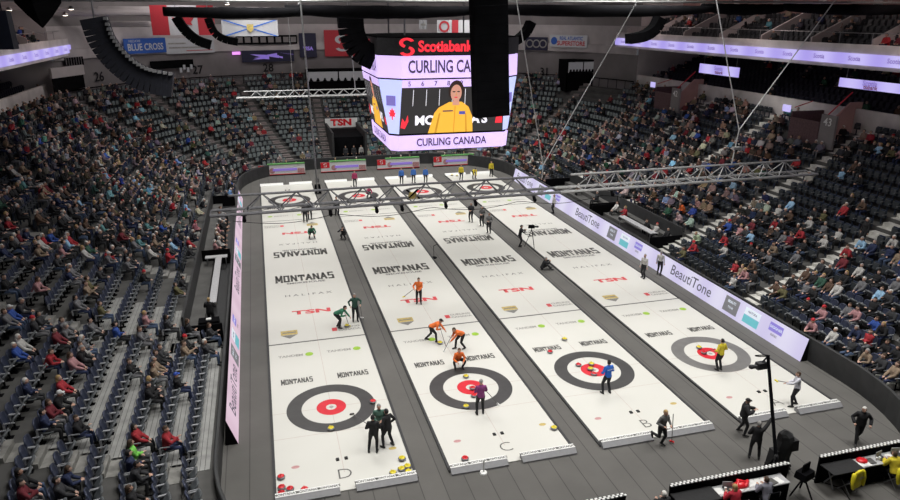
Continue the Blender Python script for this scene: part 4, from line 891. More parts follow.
# far end teams
x, y = at(355, 187); person(x, y, (0, -1), 'player in magenta standing at the far end of sheet C', (.38, .04, .12), hairs='short', hc='brown', pose=stand())
x, y = at(368.5, 197.5); person(x, y, (.3, -1), 'player in magenta crouching on the far rings of sheet C', (.38, .04, .12), hairs='short', hc='brown', pose=dict(P=(0, -.12, .45), lean=35, hl=(-.16, .38, .5), hr=(.16, .38, .5), fl=(-.18, .1, .08), fr=(.18, .05, .08)))
for u, v, t in ((401.5, 184, 'left'), (413.5, 183, 'middle'), (425.5, 183, 'right')): x, y = at(u, v); person(x, y, (0, -1), 'player in blue, %s of three at the far end of sheet B' % t, (.05, .16, .5), hairs='short', hc='brown', pose=stand())
for u, v, t, ps in ((461, 180.5, 'left', stand()), (474, 178, 'middle and bending', dict(P=(0, -.15, .75), lean=70, hl=(-.1, .5, .4), hr=(.1, .5, .4), fl=(-.15, 0, .08), fr=(.15, 0, .08))), (491, 176.5, 'right', stand())):
    x, y = at(u, v); person(x, y, (0, -1), 'player in yellow, %s of three at the far end of sheet A' % t, 'yellow', hairs='short', hc='brown', pose=ps)
# near crew
x, y = at(741, 433.5); person(x, y, (.8, -.5), 'camera assistant in black cap and jacket standing left of the jib', 'black', hairs='cap', hc='black', pose=stand(lean=4, hl=(-.1, .38, 1.2), hr=(.2, .3, 1.25), fl=(-.2, -.1, .08), fr=(.16, .1, .08)), puff=.04)
x, y = at(753.5, 458.5); person(x, y, (.6, .8), 'bald crewman in black reaching up to the jib arm', 'black', hairs='short', hc='grey', pose=stand(hl=(-.2, .2, 1.0), hr=(.42, .3, 1.75), fl=(-.16, 0, .08), fr=(.18, .04, .08)), puff=.02)
x, y = at(856.5, 442); person(x, y, (-.55, -.8), 'white-haired man in black jacket walking by the right boards', 'black', hairs='short', hc='white', pose=stand(lean=5, fl=(-.06, -.3, .12), fr=(.1, .28, .08), hl=(-.3, .18, .98), hr=(.28, .2, .98)), puff=.025)
# standing visitor by the right stairs
sl = min((s for s in slots if s.side == 'right'), key=lambda s: (s.px[0]-852)**2+(s.px[1]-222)**2)
person(sl.p.x, -13.8, (-1, 0), 'man in black standing on the right stand stairway', 'black', hairs='short', hc='white', pose=stand(), z=rowz(sl.k)+.03)

# jib crane
jb = Vector((15.15, -26.0, 0)); o = empty('camera_jib', jb, 0, 'tall black camera jib arm rising in front of sheet A', 'camera crane')
tip = gz(768, 356, 3.9)-jb; piv = CP+ray(776, 458)*((-26.25-CP.y)/ray(776, 458).y)-jb
for k in range(3): mb = MB(); a = 2*PI*k/3+.3; mb.tube([(piv.x, piv.y, 1.0), (piv.x+.42*cos(a), piv.y+.36*sin(a)+.1, .02)], [.04, .03], 6); mb.build('leg', MT['vblack'], o)
mb = MB(); mb.tube([(piv.x, piv.y, .8), (piv.x, piv.y, piv.z+.1)], .07, 8); mb.build('post', MT['dark'], o)
mb = MB(); d = (tip-piv).normalized(); e = piv-d*.15; sd = d.cross(Vector((0, 0, 1))).normalized(); upv = sd.cross(d)
for q in (-.07, .07): mb.tube([e+upv*q, tip+upv*q], .035, 6)
L = (tip-e).length
for i in range(8): p = e+d*L*i/8; mb.tube([p-upv*.07, p+upv*.07+d*L/16], .018, 4)
mb.tube([e, tip], .05, 6); mb.build('arm', MT['vblack'], o)
mb = MB(); mb.tube([tip+sd*.24*cos(a*PI/6)-sd*.2+upv*.24*sin(a*PI/6) for a in range(13)], .02, 5, cap=False); mb.build('remote_head_ring', MT['vblack'], o)
mb = MB(); c = tip-sd*.18+Vector((0, 0, -.40)); mb.box(c.x-.22, c.x+.22, c.y-.12, c.y+.12, c.z-.1, c.z+.14, taper=.15); mb.tube([c+Vector((-.2, 0, 0)), c+Vector((-.4, 0.05, -.02))], [.07, .09], 8); mb.tube([tip, c+Vector((0, 0, .1))], .03, 5); mb.build('camera_head', MT['dark'], o)
o = empty('covered_equipment', (15.2, -25.75, 0), 0, 'black rain-covered camera control cart at the foot of the jib', 'equipment')
mb = MB(); Xv, Yv = Vector((1, 0, 0)), Vector((0, 1, 0)); mb.loft([(Vector((dx, 0, z)), Xv, Yv, rx, ry) for z, rx, ry, dx in ((.12, .40, .34, .02), (.2, .36, .3, 0), (.6, .31, .27, -.03), (1.0, .34, .30, .02), (1.25, .30, .3, .05), (1.45, .28, .24, .02), (1.55, .22, .14, -.05), (1.66, .06, .05, -.06))], 7); mb.box(-.5, -.1, -.2, .2, .1, .9, taper=.25); mb.box(.1, .42, -.28, .1, .9, 1.3, taper=.15); mb.build('fabric_cover', MT['black'], o)
for k in range(3): mb = MB(); a = 2*PI*k/3; mb.tube([(.1*cos(a), .1*sin(a), .6), (.5*cos(a), .5*sin(a), .02)], .025, 6); mb.build('leg', MT['vblack'], o)
mb = MB(); mb.tube([(15.9, -26.4, -.03), (16.6, -27.2, -.03), (16.2, -28.3, -.03), (17.0, -29.5, -.03)], .02, 6); tag(mb.build('floor_cable', MT['vblack']), 'thin black cable lying on the carpet right of the jib', 'cable')

# press tables at the near end
def press_table(x0, x1, label, wing=0):
    o = empty('press_table', ((x0+x1)/2, -26.9, 0), 0, label, 'table', 'tables along the near end'); w = (x1-x0)/2
    mb = MB(); mb.box(-w, w, .18, .24, -.04, 1.05); mb.build('front_skirt', MT['vblack'], o)
    mb = MB(); n = int(2*w/.075)
    for i in range(n):
        a = -w+2*w*i/n
        if i % 2 == 0: mb.box(a, a+.075, .14, .21, 1.05, 1.08)
        else: mb.box(a, a+.075, .21, .28, 1.05, 1.08)
    mb.build('checkered_pattern', MT['white'], o)
    mb = MB(); mb.box(-w, w, .15, .27, 1.03, 1.055); mb.build('rail_base', MT['dark'], o)
    tx0 = -w+wing
    mb = MB(); mb.box(tx0, w-.35, -.36, .14, .71, .75); mb.build('tabletop', MT['wgrey'], o)
    mb = MB(); mb.box(tx0+.01, w-.36, -.34, -.32, 0, .71); mb.build('cloth_drop', MT['vblack'], o)
    if wing: mb = MB(); mb.box(-w, tx0, -.5, .14, .76, .80); mb.build('covered_top', MT['black'], o)
    for lx in (-w+.3, w-.5): mb = MB(); mb.tube([(lx, -.3, .02), (lx, .1, .70)], .025, 6); mb.tube([(lx, .1, .02), (lx, -.3, .70)], .025, 6); mb.build('leg', MT['steel'], o)
    rs = random.Random(int(x0*10)); xx = tx0+.15; k = 0; cols_ = ['white', 'grey', 'black', 'silver', 'blue']
    X0 = (x0+x1)/2
    while xx < w-.5:
        kind = rs.choice(['laptop', 'papers', 'cup', 'papers', 'laptop', 'folder']); yy = rs.uniform(-.2, -.05); c = (X0+xx, -26.9+yy, .752); k += 1
        lab = '%s object from the left on the press table %s' % (ords[min(k-1, 19)], 'in the bottom centre' if x0 < 8 else 'by the jib' if x0 < 12 else 'in the right corner')
        if kind == 'laptop':
            q = empty('laptop', c, rs.uniform(-.3, .3), 'open laptop, '+lab, 'laptop'); mb = MB(); mb.box(-.16, .16, -.11, .11, 0, .02); mb.build('base', MT['dark'], q); mb = MB(); mb.box(-.16, .16, .11, .125, .01, .22); mb.build('screen', MT['wgrey'], q); xx += .36
        elif kind == 'cup':
            mb = MB(); mb.lathe([(.03, 0), (.04, .11), (.04, .12), (.02, .125)], 12); q = mb.build('paper_cup', MT['white'], loc=c); tag(q, 'white cup, '+lab, 'cup'); xx += .13
        elif kind == 'papers':
            mb = MB()
            for j in range(3): T = Matrix.Translation((0, 0, j*.006)) @ Matrix.Rotation(rs.uniform(-.5, .5), 4, 'Z'); mb.box(-.11, .11, -.15, .15, 0, .005, T=T)
            q = mb.build('paper_stack', MT['white'], loc=c); tag(q, 'loose white papers, '+lab, 'papers'); xx += .22
        else:
            mb = MB(); mb.box(-.12, .12, -.15, .15, 0, .03, taper=.02); mb.box(-.12, .12, -.15, -.13, .03, .034); q = mb.build('folder', rs.choice([MT['inkg'], MT['pink'], MT['blueb'], MT['ink']]), loc=c, rot=(0, 0, rs.uniform(-.4, .4))); tag(q, 'closed folder, '+lab, 'folder'); xx += .24
    return o
press_table(6.5, 8.4, 'black-skirted press table at the bottom centre')
press_table(10.0, 14.6, 'black-skirted press table with white top in front of the jib', 1.5)
press_table(15.9, 20.6, 'black-skirted press table with white top by the right corner', 1.3)
def office_chair(x, y, rz, label, coat=None):
    o = empty('folding_chair', (x, y, 0), rz, label, 'chair', 'chairs behind the press tables')
    mb = MB(); mb.box(-.21, .21, -.2, .2, .43, .47, taper=.05); mb.build('seat', MT['vblack'], o); mb = MB(); mb.box(-.21, .21, -.24, -.2, .6, .92, taper=.08); mb.build('backrest', MT['vblack'], o)
    for sx in (-1, 1):
        for sy in (-1, 1): mb = MB(); mb.tube([(sx*.2, -sy*.14, .45), (sx*.2, sy*.22, .01)], .014, 6); mb.build('leg', MT['steel'], o)
        mb = MB(); mb.tube([(sx*.2, -.2, .45), (sx*.2, -.24, .92)], .014, 6); mb.build('back_frame', MT['steel'], o)
    return o
def coat(x, y, z, rz, label, m=MT['yellow'], big=1.0):
    o = empty('jacket', (x, y, z), rz, label, 'jacket'); mb = MB()
    Xv, Yv = Vector((1, 0, 0)), Vector((0, 1, 0)); mb.loft([(Vector((dx, -.26, t)), Xv, Yv, rx*big, ry) for t, rx, ry, dx in ((.34, .27, .05, .02), (.38, .28, .06, 0), (.6, .27, .05, -.01), (.8, .26, .055, .01), (.93, .25, .06, 0), (.97, .2, .05, 0), (1.0, .1, .04, 0))], 8); mb.build('body', m, o)
    for sx in (-1, 1): mb = MB(); mb.tube([(sx*.24*big, -.25, .9), (sx*.30*big, -.29, .65), (sx*.27*big, -.32, .4)], [.075, .07, .055], 8); mb.build('sleeve', m, o, True)
    put_text('TSN', .13, MT['inkg'], o, (0, -.375, .78), (1, 0, 0), (0, 0, 1), .004, 'back_lettering'); return o
seatp = dict(P=(0, 0, .56), lean=22, hl=(-.15, .42, .82), hr=(.15, .42, .82), fl=(-.14, .3, .08), fr=(.14, .3, .08), nod=-14)
for u, v, jc, hc, hs, t in ((735, 476, (.45, .02, .04), 'blond', 'long', 'blond official in red leaning over papers at the press table'), (762, 470, (.2, .2, .24), 'brown', 'short', 'official in grey writing at the press table in front of the jib')):
    x, y = (11.95, -27.55) if u == 735 else (13.2, -27.5); person(x, y, (0, 1), t, jc, hairs=hs, hc=hc, pose=seatp, puff=.02); office_chair(x, y-.02, 0, 'black folding chair under the '+t.split(' at ')[0].split(' writing')[0].split(' leaning')[0])
p = Vector((9.55, 0, 0)); person(p.x, -27.25, (0, 1), 'white-haired man in black seated at the left end of the press table', 'black', hairs='short', hc='white', pose=seatp, puff=.02); office_chair(p.x, -27.27, 0, 'black folding chair under the white-haired man in black')
office_chair(16.65, -27.35, .2, 'folding chair draped with the smaller yellow jacket'); coat(16.65, -27.35, -.02, .2, 'yellow jacket hung on the chair left of the right press table')
office_chair(18.45, -27.55, .1, 'folding chair draped with the larger yellow jacket'); coat(18.45, -27.55, -.02, .1, 'large yellow jacket hung on a chair at the lower right corner', big=1.15)
person(18.45, -27.5, (.1, 1), 'person in yellow jacket bent over the right press table', 'yellow', hairs='short', hc='brown', pose=seatp, puff=.03)
o = empty('equipment_stand', (14.9, -27.15, 0), .3, 'black equipment stand with box at the right end of the middle press table', 'stand')
for k in range(3): mb = MB(); a = 2*PI*k/3+.6; mb.tube([(0, 0, .75), (.4*cos(a), .4*sin(a), .02)], .03, 6); mb.build('leg', MT['vblack'], o)
mb = MB(); mb.box(-.3, .3, -.2, .2, .75, 1.0, taper=.1); mb.box(-.2, .2, -.02, .02, 1.0, 1.3); mb.build('monitor_box', MT['vblack'], o)
mb = MB(); Xv, Yv = Vector((1, 0, 0)), Vector((0, 1, 0))
p = gz(737, 471, .85); mb.loft([(Vector((0, 0, t)), Xv, Yv, rx, ry) for t, rx, ry in ((0, .32, .15), (.05, .34, .17), (.12, .24, .12), (.15, .1, .06))], 9); mb.tube([(-.2, -.1, .08), (-.05, .1, .16), (.15, .0, .12)], .06, 6); mb.tube([(.1, -.12, .06), (.3, .05, .1)], .07, 6); q = mb.build('folded_jacket', MT['hred'], None, True, (12.5, -26.98, .752)); tag(q, 'crumpled red jacket on the press table in front of the jib', 'jacket')
mb = MB(); mb.loft([(Vector((0, 0, t)), Xv, Yv, rx, ry) for t, rx, ry in ((0, .2, .16), (.05, .21, .17), (.09, .12, .1))], 10); q = mb.build('folded_jacket', MT['hred'], None, True, (17.5, -26.95, .752)); tag(q, 'small folded red garment on the right press table', 'garment')
# cart with camera beyond sheet D and C, small kit
x, y = at(318, 193); o = empty('camera_cart', (x, y, 0), 0, 'black camera pedestal between the far ends of sheets D and C', 'camera')
mb = MB(); mb.box(-.3, .3, -.25, .25, 0, .8, taper=.2); mb.build('cart', MT['vblack'], o); mb = MB(); mb.box(-.15, .15, -.3, .3, 1.05, 1.35, taper=.1); mb.tube([(0, 0, .8), (0, 0, 1.1)], .05, 6); mb.tube([(0, -.3, 1.2), (0, -.55, 1.2)], [.08, .1], 8); mb.build('camera_body', MT['dark'], o)
x, y = at(434, 257.5); o = empty('microphone_stand', (x, y, 0), 0, 'tiny black floor stand on the carpet between sheets C and B', 'stand'); mb = MB(); mb.disc(0, 0, .01, 0, .2, 16); mb.lathe([(.2, -.03), (.18, .02), (.03, .03)], 16); mb.build('base', MT['vblack'], o); mb = MB(); mb.tube([(0, 0, .02), (0, .1, .8)], .015, 5); mb.tube([(0, .1, .8), (.3, .1, .9)], .015, 5); mb.build('pole', MT['vblack'], o)
x, y = at(483.5, 472); o = empty('floor_post', (x, y, 0), 0, 'small white post on the carpet below sheet C', 'post'); mb = MB(); mb.tube([(0, 0, 0), (0, 0, .5)], .03, 8); mb.build('pole', MT['white'], o); mb = MB(); mb.lathe([(.14, -.04), (.13, 0), (.04, .02)], 14); mb.build('base', MT['white'], o)

# ------------------------------------------------------------------ LED boards along the ice
def led_board(x0, y0, x1, y1, side, m, label, h=1.12, lean=.28):
    a = Vector((x0, y0, 0)); b = Vector((x1, y1, 0)); o = empty('led_board', a, 0, label, 'LED board'); b = b-a; a = Vector((0, 0, 0)); out = Vector((side, 0, 0)); zb = Vector((0, 0, -.03))
    ta, tb = a+out*lean+Vector((0, 0, h)), b+out*lean+Vector((0, 0, h))
    mb = MB(); mb.quad(a+zb, b+zb, tb, ta); mb.build('led_screen', m, o)
    mb = MB(); q = out*(lean+.12); e = out*.02
    mb.add([a+e+zb, a+q+zb, ta+e, b+e+zb, b+q+zb, tb+e], [(0, 1, 2), (3, 5, 4), (1, 4, 5, 2), (0, 2, 5, 3), (0, 3, 4, 1)]); mb.build('support_frame', MT['vblack'], o)
    d = (b-a).normalized(); upv = (ta-a).normalized(); right = d if side < 0 else -d; n = right.cross(upv)
    def put(kind, y):
        t = (y-y0)/(y1-y0); c = a+(b-a)*t+(ta-a)*.5+n*.012
        if kind == 'text': put_text('BeautiTone', .86, MT['ledk'], o, c, right, upv, .004, 'lettering', 4.0)
        else:
            g = {'grey': MT['ledg'], 'teal': MT['ledt'], 'blue': MT['ledb']}[kind]
            mb = MB(); w = .58; hh = .42
            if kind == 'grey': mb.quad(*[c+right*sx*w+upv*sy*hh for sx, sy in ((-1, -1), (1, -1), (1, 1), (-1, 1))]); mb.build('ad_panel', g, o); put_text('BEAUTI', .2, MT['ledw'], o, c+n*.006+upv*.18, right, upv, .004); put_text('TONE', .16, MT['ledw'], o, c+n*.006-upv*.12, right, upv, .002)
            elif kind == 'teal':
                mb.quad(*[c+right*sx*w+upv*(sy*hh*.5-.2) for sx, sy in ((-1, -1), (1, -1), (1, 1), (-1, 1))]); mb.build('ad_panel', g, o); mb = MB(); mb.quad(*[c+right*sx*w+upv*(sy*.18+.22) for sx, sy in ((-1, -1), (1, -1), (1, 1), (-1, 1))]); mb.build('ad_panel', MT['ledw'], o); put_text('NATURA', .17, MT['ledg'], o, c+n*.006+upv*.22, right, upv, .003)
            else:
                mb.quad(*[c+right*sx*w*.8+upv*(sy*.22+.18) for sx, sy in ((-1, -1), (1, -1), (1, 1), (-1, 1))]); mb.build('ad_panel', g, o); put_text('DESIGNER', .18, MT['ledw'], o, c+n*.006+upv*.18, right, upv, .003, width=.85); put_text('SERIES', .16, MT['ledg'], o, c+n*.006-upv*.2, right, upv, .003)
    ys = ((-9.95, 'text'), (-13.75, 'grey'), (-15.4, 'teal'), (-17.15, 'blue'), (3.7, 'text'), (-.3, 'grey'), (-2.1, 'teal'), (-3.9, 'blue'), (17.0, 'text'), (13.0, 'grey'), (11.3, 'teal'), (9.4, 'blue'))
    if side < 0: ys = ((-15.6, 'text'), (-12.6, 'grey'), (-10.8, 'teal'), (-9.0, 'blue'), (-2.6, 'text'), (.6, 'grey'), (2.4, 'teal'), (4.2, 'blue'), (10.6, 'text'), (14, 'grey'), (15.8, 'teal'), (17.6, 'blue'))
    for y, k in ys: put(k, y)
led_board(21.93, -19.15, 21.9, 19.9, 1, MT['led'], 'long white LED board reading BeautiTone along the right side of the ice')
led_board(-3.70, -19.0, -3.98, 19.0, -1, MT['ledL'], 'long pinkish LED board reading BeautiTone along the left side of the ice', 1.05, .36)

# scorers' benches at the far end
for i, x in enumerate(hx):
    px = [(259, 306, 165, 179), (322, 368, 162, 176), (379, 422, 159.5, 173), (436, 477, 157.5, 170)][i]
    a, b = gz(px[0], px[3]-1), gz(px[1], px[3]-3); y = (a.y+b.y)/2
    o = empty('score_bench', ((a.x+b.x)/2, 27.6, 0), 0, 'low advertising scoreboard bench behind sheet %s at the far end' % 'DCBA'[i], 'score bench', 'score benches across the far end'); w = (b.x-a.x)/2
    mb = MB(); mb.box(-w, w, 0, .5, -.03, 1.0); mb.build('cabinet', MT['dark'], o)
    mb = MB(); mb.box(-w, w, -.03, 0, .12, 1.08); mb.build('score_panel', MT['white'], o)
    mb = MB(); mb.box(-w, -w+.9, -.05, -.03, .5, 1.08); mb.build('red_square', MT['hred'], o); s_logo(o, MT['white'], -w+.45, .8, .45, -.055)
    mb = MB(); mb.box(-w, w, -.05, -.03, .08, .14); mb.build('red_strip', MT['hred'], o)
    mb = MB(); mb.box(-.9, w-.8, -.05, -.03, .45, .7); mb.build('sponsor_strip', MT['ribt'], o); mb = MB(); mb.box(w-.75, w-.05, -.05, -.03, .2, .65); mb.build('pink_square', MT['pink'], o)
    mb = MB(); mb.disc(0, 0, 0, 0, .28, 16); mb.v = [(p[0]-w+1.35, -.045, .5+p[1]) for p in mb.v]; mb.build('maple_mark', MT['pink'], o)
    mb = MB(); mb.box(-w+.9, w, -.06, .3, 1.08, 1.2); mb.build('green_top', mat('felt_green', (.12, .33, .1), .8, noise=.3, scale=9), o)
    bx = (a.x+b.x)/2; q = empty('team_bench', (bx+.3, 28.75, -.04), 0, 'low bench behind the score bench of sheet %s' % 'DCBA'[i], 'bench'); mb = MB(); mb.box(-1.7, 1.7, -.2, .2, .40, .46); mb.build('seat', MT['dark'], q)
    for sx in (-1.5, 1.5): mb = MB(); mb.box(sx-.05, sx+.05, -.18, .18, 0, .40); mb.build('leg', MT['dark'], q)
    for n_, (dx_, jc) in enumerate(((-1.0, ['white', 'orange', 'blue', 'white'][i]), (.2, ['lime', 'white', 'white', 'grey'][i]), (1.2, ['charcoal', 'white', 'black', 'white'][i]))):
        d = SPEC[(n_+i) % 4]; pb = link('person', d['bodies'][n_ % 2], None, None, (bx+.3+dx_, 28.78, -.04), (0, 0, PI)); tag(pb, 'coach in %s top sitting behind the score bench of sheet %s, %s of three' % (jc, 'DCBA'[i], ['left', 'middle', 'right'][n_]), 'person', 'coaches at the far end')
        jj = link('jacket', d['jacket'], None, pb); jj.color = (*C[jc], 1); tt_ = link('trousers', d['trousers'], None, pb); tt_.color = (*C['black'], 1); hh = link('hair', d['hair']['short'], None, pb); hh.color = (*H[['brown', 'blond', 'black', 'white'][(i+n_) % 4]], 1)
# TSN portal in the far stand
o = empty('entrance_portal', (7.1, HY, 0), 0, 'dark entrance portal with a white TSN sign in the far stand', 'portal')
z1 = rowz(8)+.35; ya, yb = .2, rowd(8)-.3
mb = MB(); mb.box(-1.85, -1.65, ya, yb, 0, z1); mb.box(1.65, 1.85, ya, yb, 0, z1); mb.box(-1.65, 1.65, yb-.1, yb, 0, z1); mb.build('side_walls', MT['dark'], o)
mb = MB(); mb.box(-1.65, 1.65, ya+1.3, yb-.12, 0, z1-.7); mb.build('opening_shade_block', MT['vblack'], o)  # solid black block painted in for the shade inside the opening
mb = MB(); mb.box(-1.85, 1.85, yb-.2, yb-.12, z1-.55, z1+.5); q = mb.build('portal_sign', MT['white'], o); put_text('TSN', 1.0, MT['hred'], q, (0, yb-.215, z1), (1, 0, 0), (0, 0, 1), .05, width=2.4)
for q in (-.4, .5, 1.3): person(7.1+q, HY+1.0, (0, -1), 'person standing in the TSN portal, %s' % {-.4: 'left', .5: 'middle', 1.3: 'right in white'}[q], 'white' if q > 1 else 'charcoal', hairs='short', hc='brown', pose=stand(), z=rowz(0))

# bench boxes beside the ice
def bench_box(side, y0, y1, xb, label):
    o = empty('bench_enclosure', (xb, (y0+y1)/2, 0), 0, label, 'enclosure'); L = (y1-y0)/2; xi = (XC+side*(HX+.2))-xb
    mb = MB(); mb.box(-.05, .05, -L, L, .5, 2.0); mb.build('back_wall', MT['board'], o)
    for sy in (-1, 1): mb = MB(); mb.box(min(0, xi), max(0, xi), sy*L-.05, sy*L+.05, .5, 1.5); mb.build('end_wall', MT['vblack'], o)
    mb = MB(); mb.box(min(0, xi), max(0, xi), -L, L, .55, .6); mb.build('platform', MT['dark'], o)
    return o
bench_box(-1, -11.0, 14.4, -6.2, 'long black-walled bench enclosure between the left LED board and the stand')
bench_box(1, -4.5, 4.0, 24.95, 'black-walled bench enclosure behind the right LED board')
bench_box(1, 4.4, 13.2, 24.95, 'farther black-walled bench enclosure behind the right LED board')
mb = MB(); mb.box(-6.1, -4.4, 0.15, .25, .6, 1.55); tag(mb.build('divider_panel', MT['vblack']), 'black divider across the left bench enclosure', 'divider')
def plain_table(x, y, lx, ly, z0, label, m):
    o = empty('bench_table', (x, y, z0), 0, label, 'table'); mb = MB(); mb.box(-lx/2, lx/2, -ly/2, ly/2, .7, .75); mb.build('tabletop', m, o)
    for sx in (-1, 1):
        for sy in (-1, 1): mb = MB(); mb.tube([(sx*lx*.42, sy*ly*.46, 0), (sx*lx*.42, sy*ly*.46, .7)], .02, 6); mb.build('leg', MT['steel'], o)
    return o
plain_table(-5.05, -4.3, .36, 7.2, .6, 'long narrow white table inside the left bench enclosure', MT['wgrey'])
plain_table(-5.2, -.5, 1.3, .5, .6, 'short white table across the left bench enclosure', MT['wgrey'])
plain_table(23.6, -1.0, .5, 4.5, .6, 'narrow table inside the right bench enclosure', MT['wgrey'])
k = 0
for y in (1.2, 2.0, 2.9, 3.8, 4.9, 6.0, 7.2, 8.3, 9.5):
    jc = ['pink', 'white', 'charcoal', 'tan', 'pink', 'black', 'white', 'grey', 'white'][k]; k += 1; d = SPEC[k % 4]; b = link('person', d['bodies'][0], None, None, (-5.3, y, .6), (0, 0, -PI/2)); tag(b, 'person in %s seated %s from the near end of the left bench enclosure' % (jc, ords[k-1]), 'person', 'people on the left bench')
    j = link('jacket', d['jacket'], None, b); j.color = (*C[jc], 1); t = link('trousers', d['trousers'], None, b); t.color = (*C['black'], 1); h = link('hair', d['hair']['short'], None, b); h.color = (*H[HP[k*2]], 1)
for j_, (x, y, jc, hc) in enumerate([(24.2, -3.9, 'black', 'black'), (24.1, -2.7, 'white', 'redcap'), (24.2, -1.6, 'black', 'brown'), (24.2, 1.8, 'red', 'blond'), (24.2, 3.2, 'white', 'brown'), (24.2, 6.5, 'charcoal', 'white'), (24.2, 9.5, 'tan', 'white')]):
    d = SPEC[j_ % 4]; b = link('person', d['bodies'][1], None, None, (x, y, .6), (0, 0, PI/2)); tag(b, 'person in %s seated %s from the near end of the right bench enclosures' % (jc, ords[j_]), 'person', 'people on the right bench')
    j = link('jacket', d['jacket'], None, b); j.color = (*C[jc], 1); t = link('trousers', d['trousers'], None, b); t.color = (*C['black'], 1); h = link('hair', d['hair']['short'], None, b); h.color = (*H[hc], 1)
# operator at near end of left box
b, S, W = person(-5.1, -9.3, (.2, 1), 'bald operator in black standing in the near end of the left bench enclosure', 'black', hairs='short', hc='blond', pose=stand(hl=(-.15, .35, 1.1), hr=(.15, .35, 1.1)), z=.6, puff=.02)
mb = MB(); mb.box(-.5, .5, -.3, .3, 0, .85, taper=.05); q = mb.build('equipment_case', MT['vblack'], loc=(-5.1, -10.3, .6)); mb = MB(); mb.box(-.12, .12, -.1, .1, .86, .9); mb.build('white_label', MT['white'], q); tag(q, 'black equipment case at the near end of the left bench enclosure', 'case')

# right-side portals and hanging screens above the right stand
for i, y in enumerate((17.0, -1.5)):
    x = XC+HX+rowd(15)-.3; o = empty('stair_portal', (x, y, rowz(15)), 0, 'dim pinkish stair portal at the top of the right stand, %s' % ('farther one' if i == 0 else 'nearer one'), 'portal')
    mb = MB(); mb.add([(0, -1.8, 0), (3.2, -1.8, 0), (3.2, -1.8, 3.2), (2.2, -1.8, 3.2), (0, -1.8, 1.2), (0, -1.65, 0), (3.2, -1.65, 0), (3.2, -1.65, 3.2), (2.2, -1.65, 3.2), (0, -1.65, 1.2)], [(0, 1, 2, 3, 4), (9, 8, 7, 6, 5), (0, 4, 9, 5), (4, 3, 8, 9), (3, 2, 7, 8)]); mb.build('side_wall', MT['pinkw'], o)
    mb = MB(); mb.box(-.1, 3.2, 1.0, 1.15, 0, 2.3); mb.box(-.1, 0, -1.65, 1.0, 0, 1.9); mb.build('front_wall', mat('portal_pink', (.13, .075, .08), .8, noise=.2), o)
    mb = MB(); mb.box(.5, 3, -1.6, .9, .02, .05); mb.build('portal_floor', MT['vblack'], o)
    mb = MB(); mb.tube([(0, -1.72, 2.0), (2.2, -1.72, 3.9)], .04, 6); mb.tube([(0, 1.0, 2.6), (1.5, 1.0, 3.0)], .03, 6); mb.build('handrail', MT['redb'], o)
    mb = MB(); mb.box(-.12, -.05, 1.3, 2.1, 2.2, 2.7); mb.build('lit_sign', MT['rib'], o)
    mb = MB(); mb.box(-.2, -.05, -3.2, -1.85, .2, 2.5); q = mb.build('number_panel', MT['wall'], o); put_text('43' if i else '42', .75, MT['white'], q, (-.22, -2.5, 2.0), (0, -1, 0), (0, 0, 1), .01)
for (ua, va, ub, vb, n) in ((700, 63, 740, 76, 'smaller lavender screen hanging under the right ribbon'), (840, 77, 905, 95, 'larger lavender screen hanging under the right ribbon')):
    x = 38.9; a = ray(ua, va); t = (x-CP.x)/a.x; A = CP+a*t; b_ = ray(ub, (va+vb)/2); t = (x-CP.x)/b_.x; B = CP+b_*t; c_ = ray(ua, va+10); t = (x-CP.x)/c_.x; Cc = CP+c_*t
    z1, z0 = A.z, Cc.z; o = empty('hanging_screen', (x, (A.y+B.y)/2, z0), 0, n, 'screen'); L = abs(A.y-B.y)/2
    mb = MB(); mb.box(0, .15, -L, L, 0, z1-z0); mb.build('cabinet', MT['vblack'], o); mb = MB(); mb.box(-.03, 0, -L+.03, L-.03, .03, z1-z0-.03); mb.build('lit_face', MT['rib'], o)
    put_text('Scotia', .5, MT['ribt'], o, (-.04, 0, (z1-z0)*.65), (0, -1, 0), (0, 0, 1), .01); put_text('tiabank', .4, MT['inkr'], o, (-.04, -.1, (z1-z0)*.28), (0, -1, 0), (0, 0, 1), .01)
    mb = MB()
    for sy in (-1, 1): mb.tube([(.07, sy*L*.8, z1-z0), (.07, sy*L*.8, 12.2-z0)], .02, 5)
    mb.build('hanger', MT['steel'], o)

# ------------------------------------------------------------------ centre-hung scoreboard
SC = Vector((9.0, 0, 0))
o = empty('scoreboard', (9.0, 0, 7.8), 0, 'large four-sided lavender scoreboard hanging over the ice with a yellow-jacketed curler on screen', 'scoreboard'); sb = o; Z0 = 7.8
def octp(h, c, z): e = h-c; return [Vector(p) for p in ((-e, -h, z), (e, -h, z), (h, -e, z), (h, e, z), (e, h, z), (-e, h, z), (-h, e, z), (-h, -e, z))]
def octa(name, secs, m, off=0.0, faces=range(8), parent=None, smooth=False):
    mb = MB()
    for (h0, c0, z0), (h1, c1, z1) in zip(secs[:-1], secs[1:]):
        A, B = octp(h0+off, c0+off*.6, z0-Z0), octp(h1+off, c1+off*.6, z1-Z0)
        for i in faces: j = (i+1) % 8; mb.quad(A[i], A[j], B[j], B[i])
    return mb.build(name, m, parent or sb)
octa('core_shell', [(.5, .2, 7.8), (3.5, .38, 7.9), (3.55, .4, 8.8), (3.6, .5, 8.9), (4.12, 1.15, 12.15), (4.12, 1.15, 14.35), (3.0, .8, 14.4), (.2, .05, 14.4)], MT['vblack'])
band = octa('top_band', [(4.25, 1.17, 13.4), (4.25, 1.17, 14.3)], MT['dark'])
ad = octa('upper_ribbon_screen', [(4.22, 1.17, 12.13), (4.22, 1.17, 13.35)], MT['scr'])
lo = octa('lower_ribbon_screen', [(3.6, .4, 7.95), (3.68, .45, 8.85)], MT['scr'])
scrn = [(3.68, .5, 8.95), (4.2, 1.17, 12.05)]
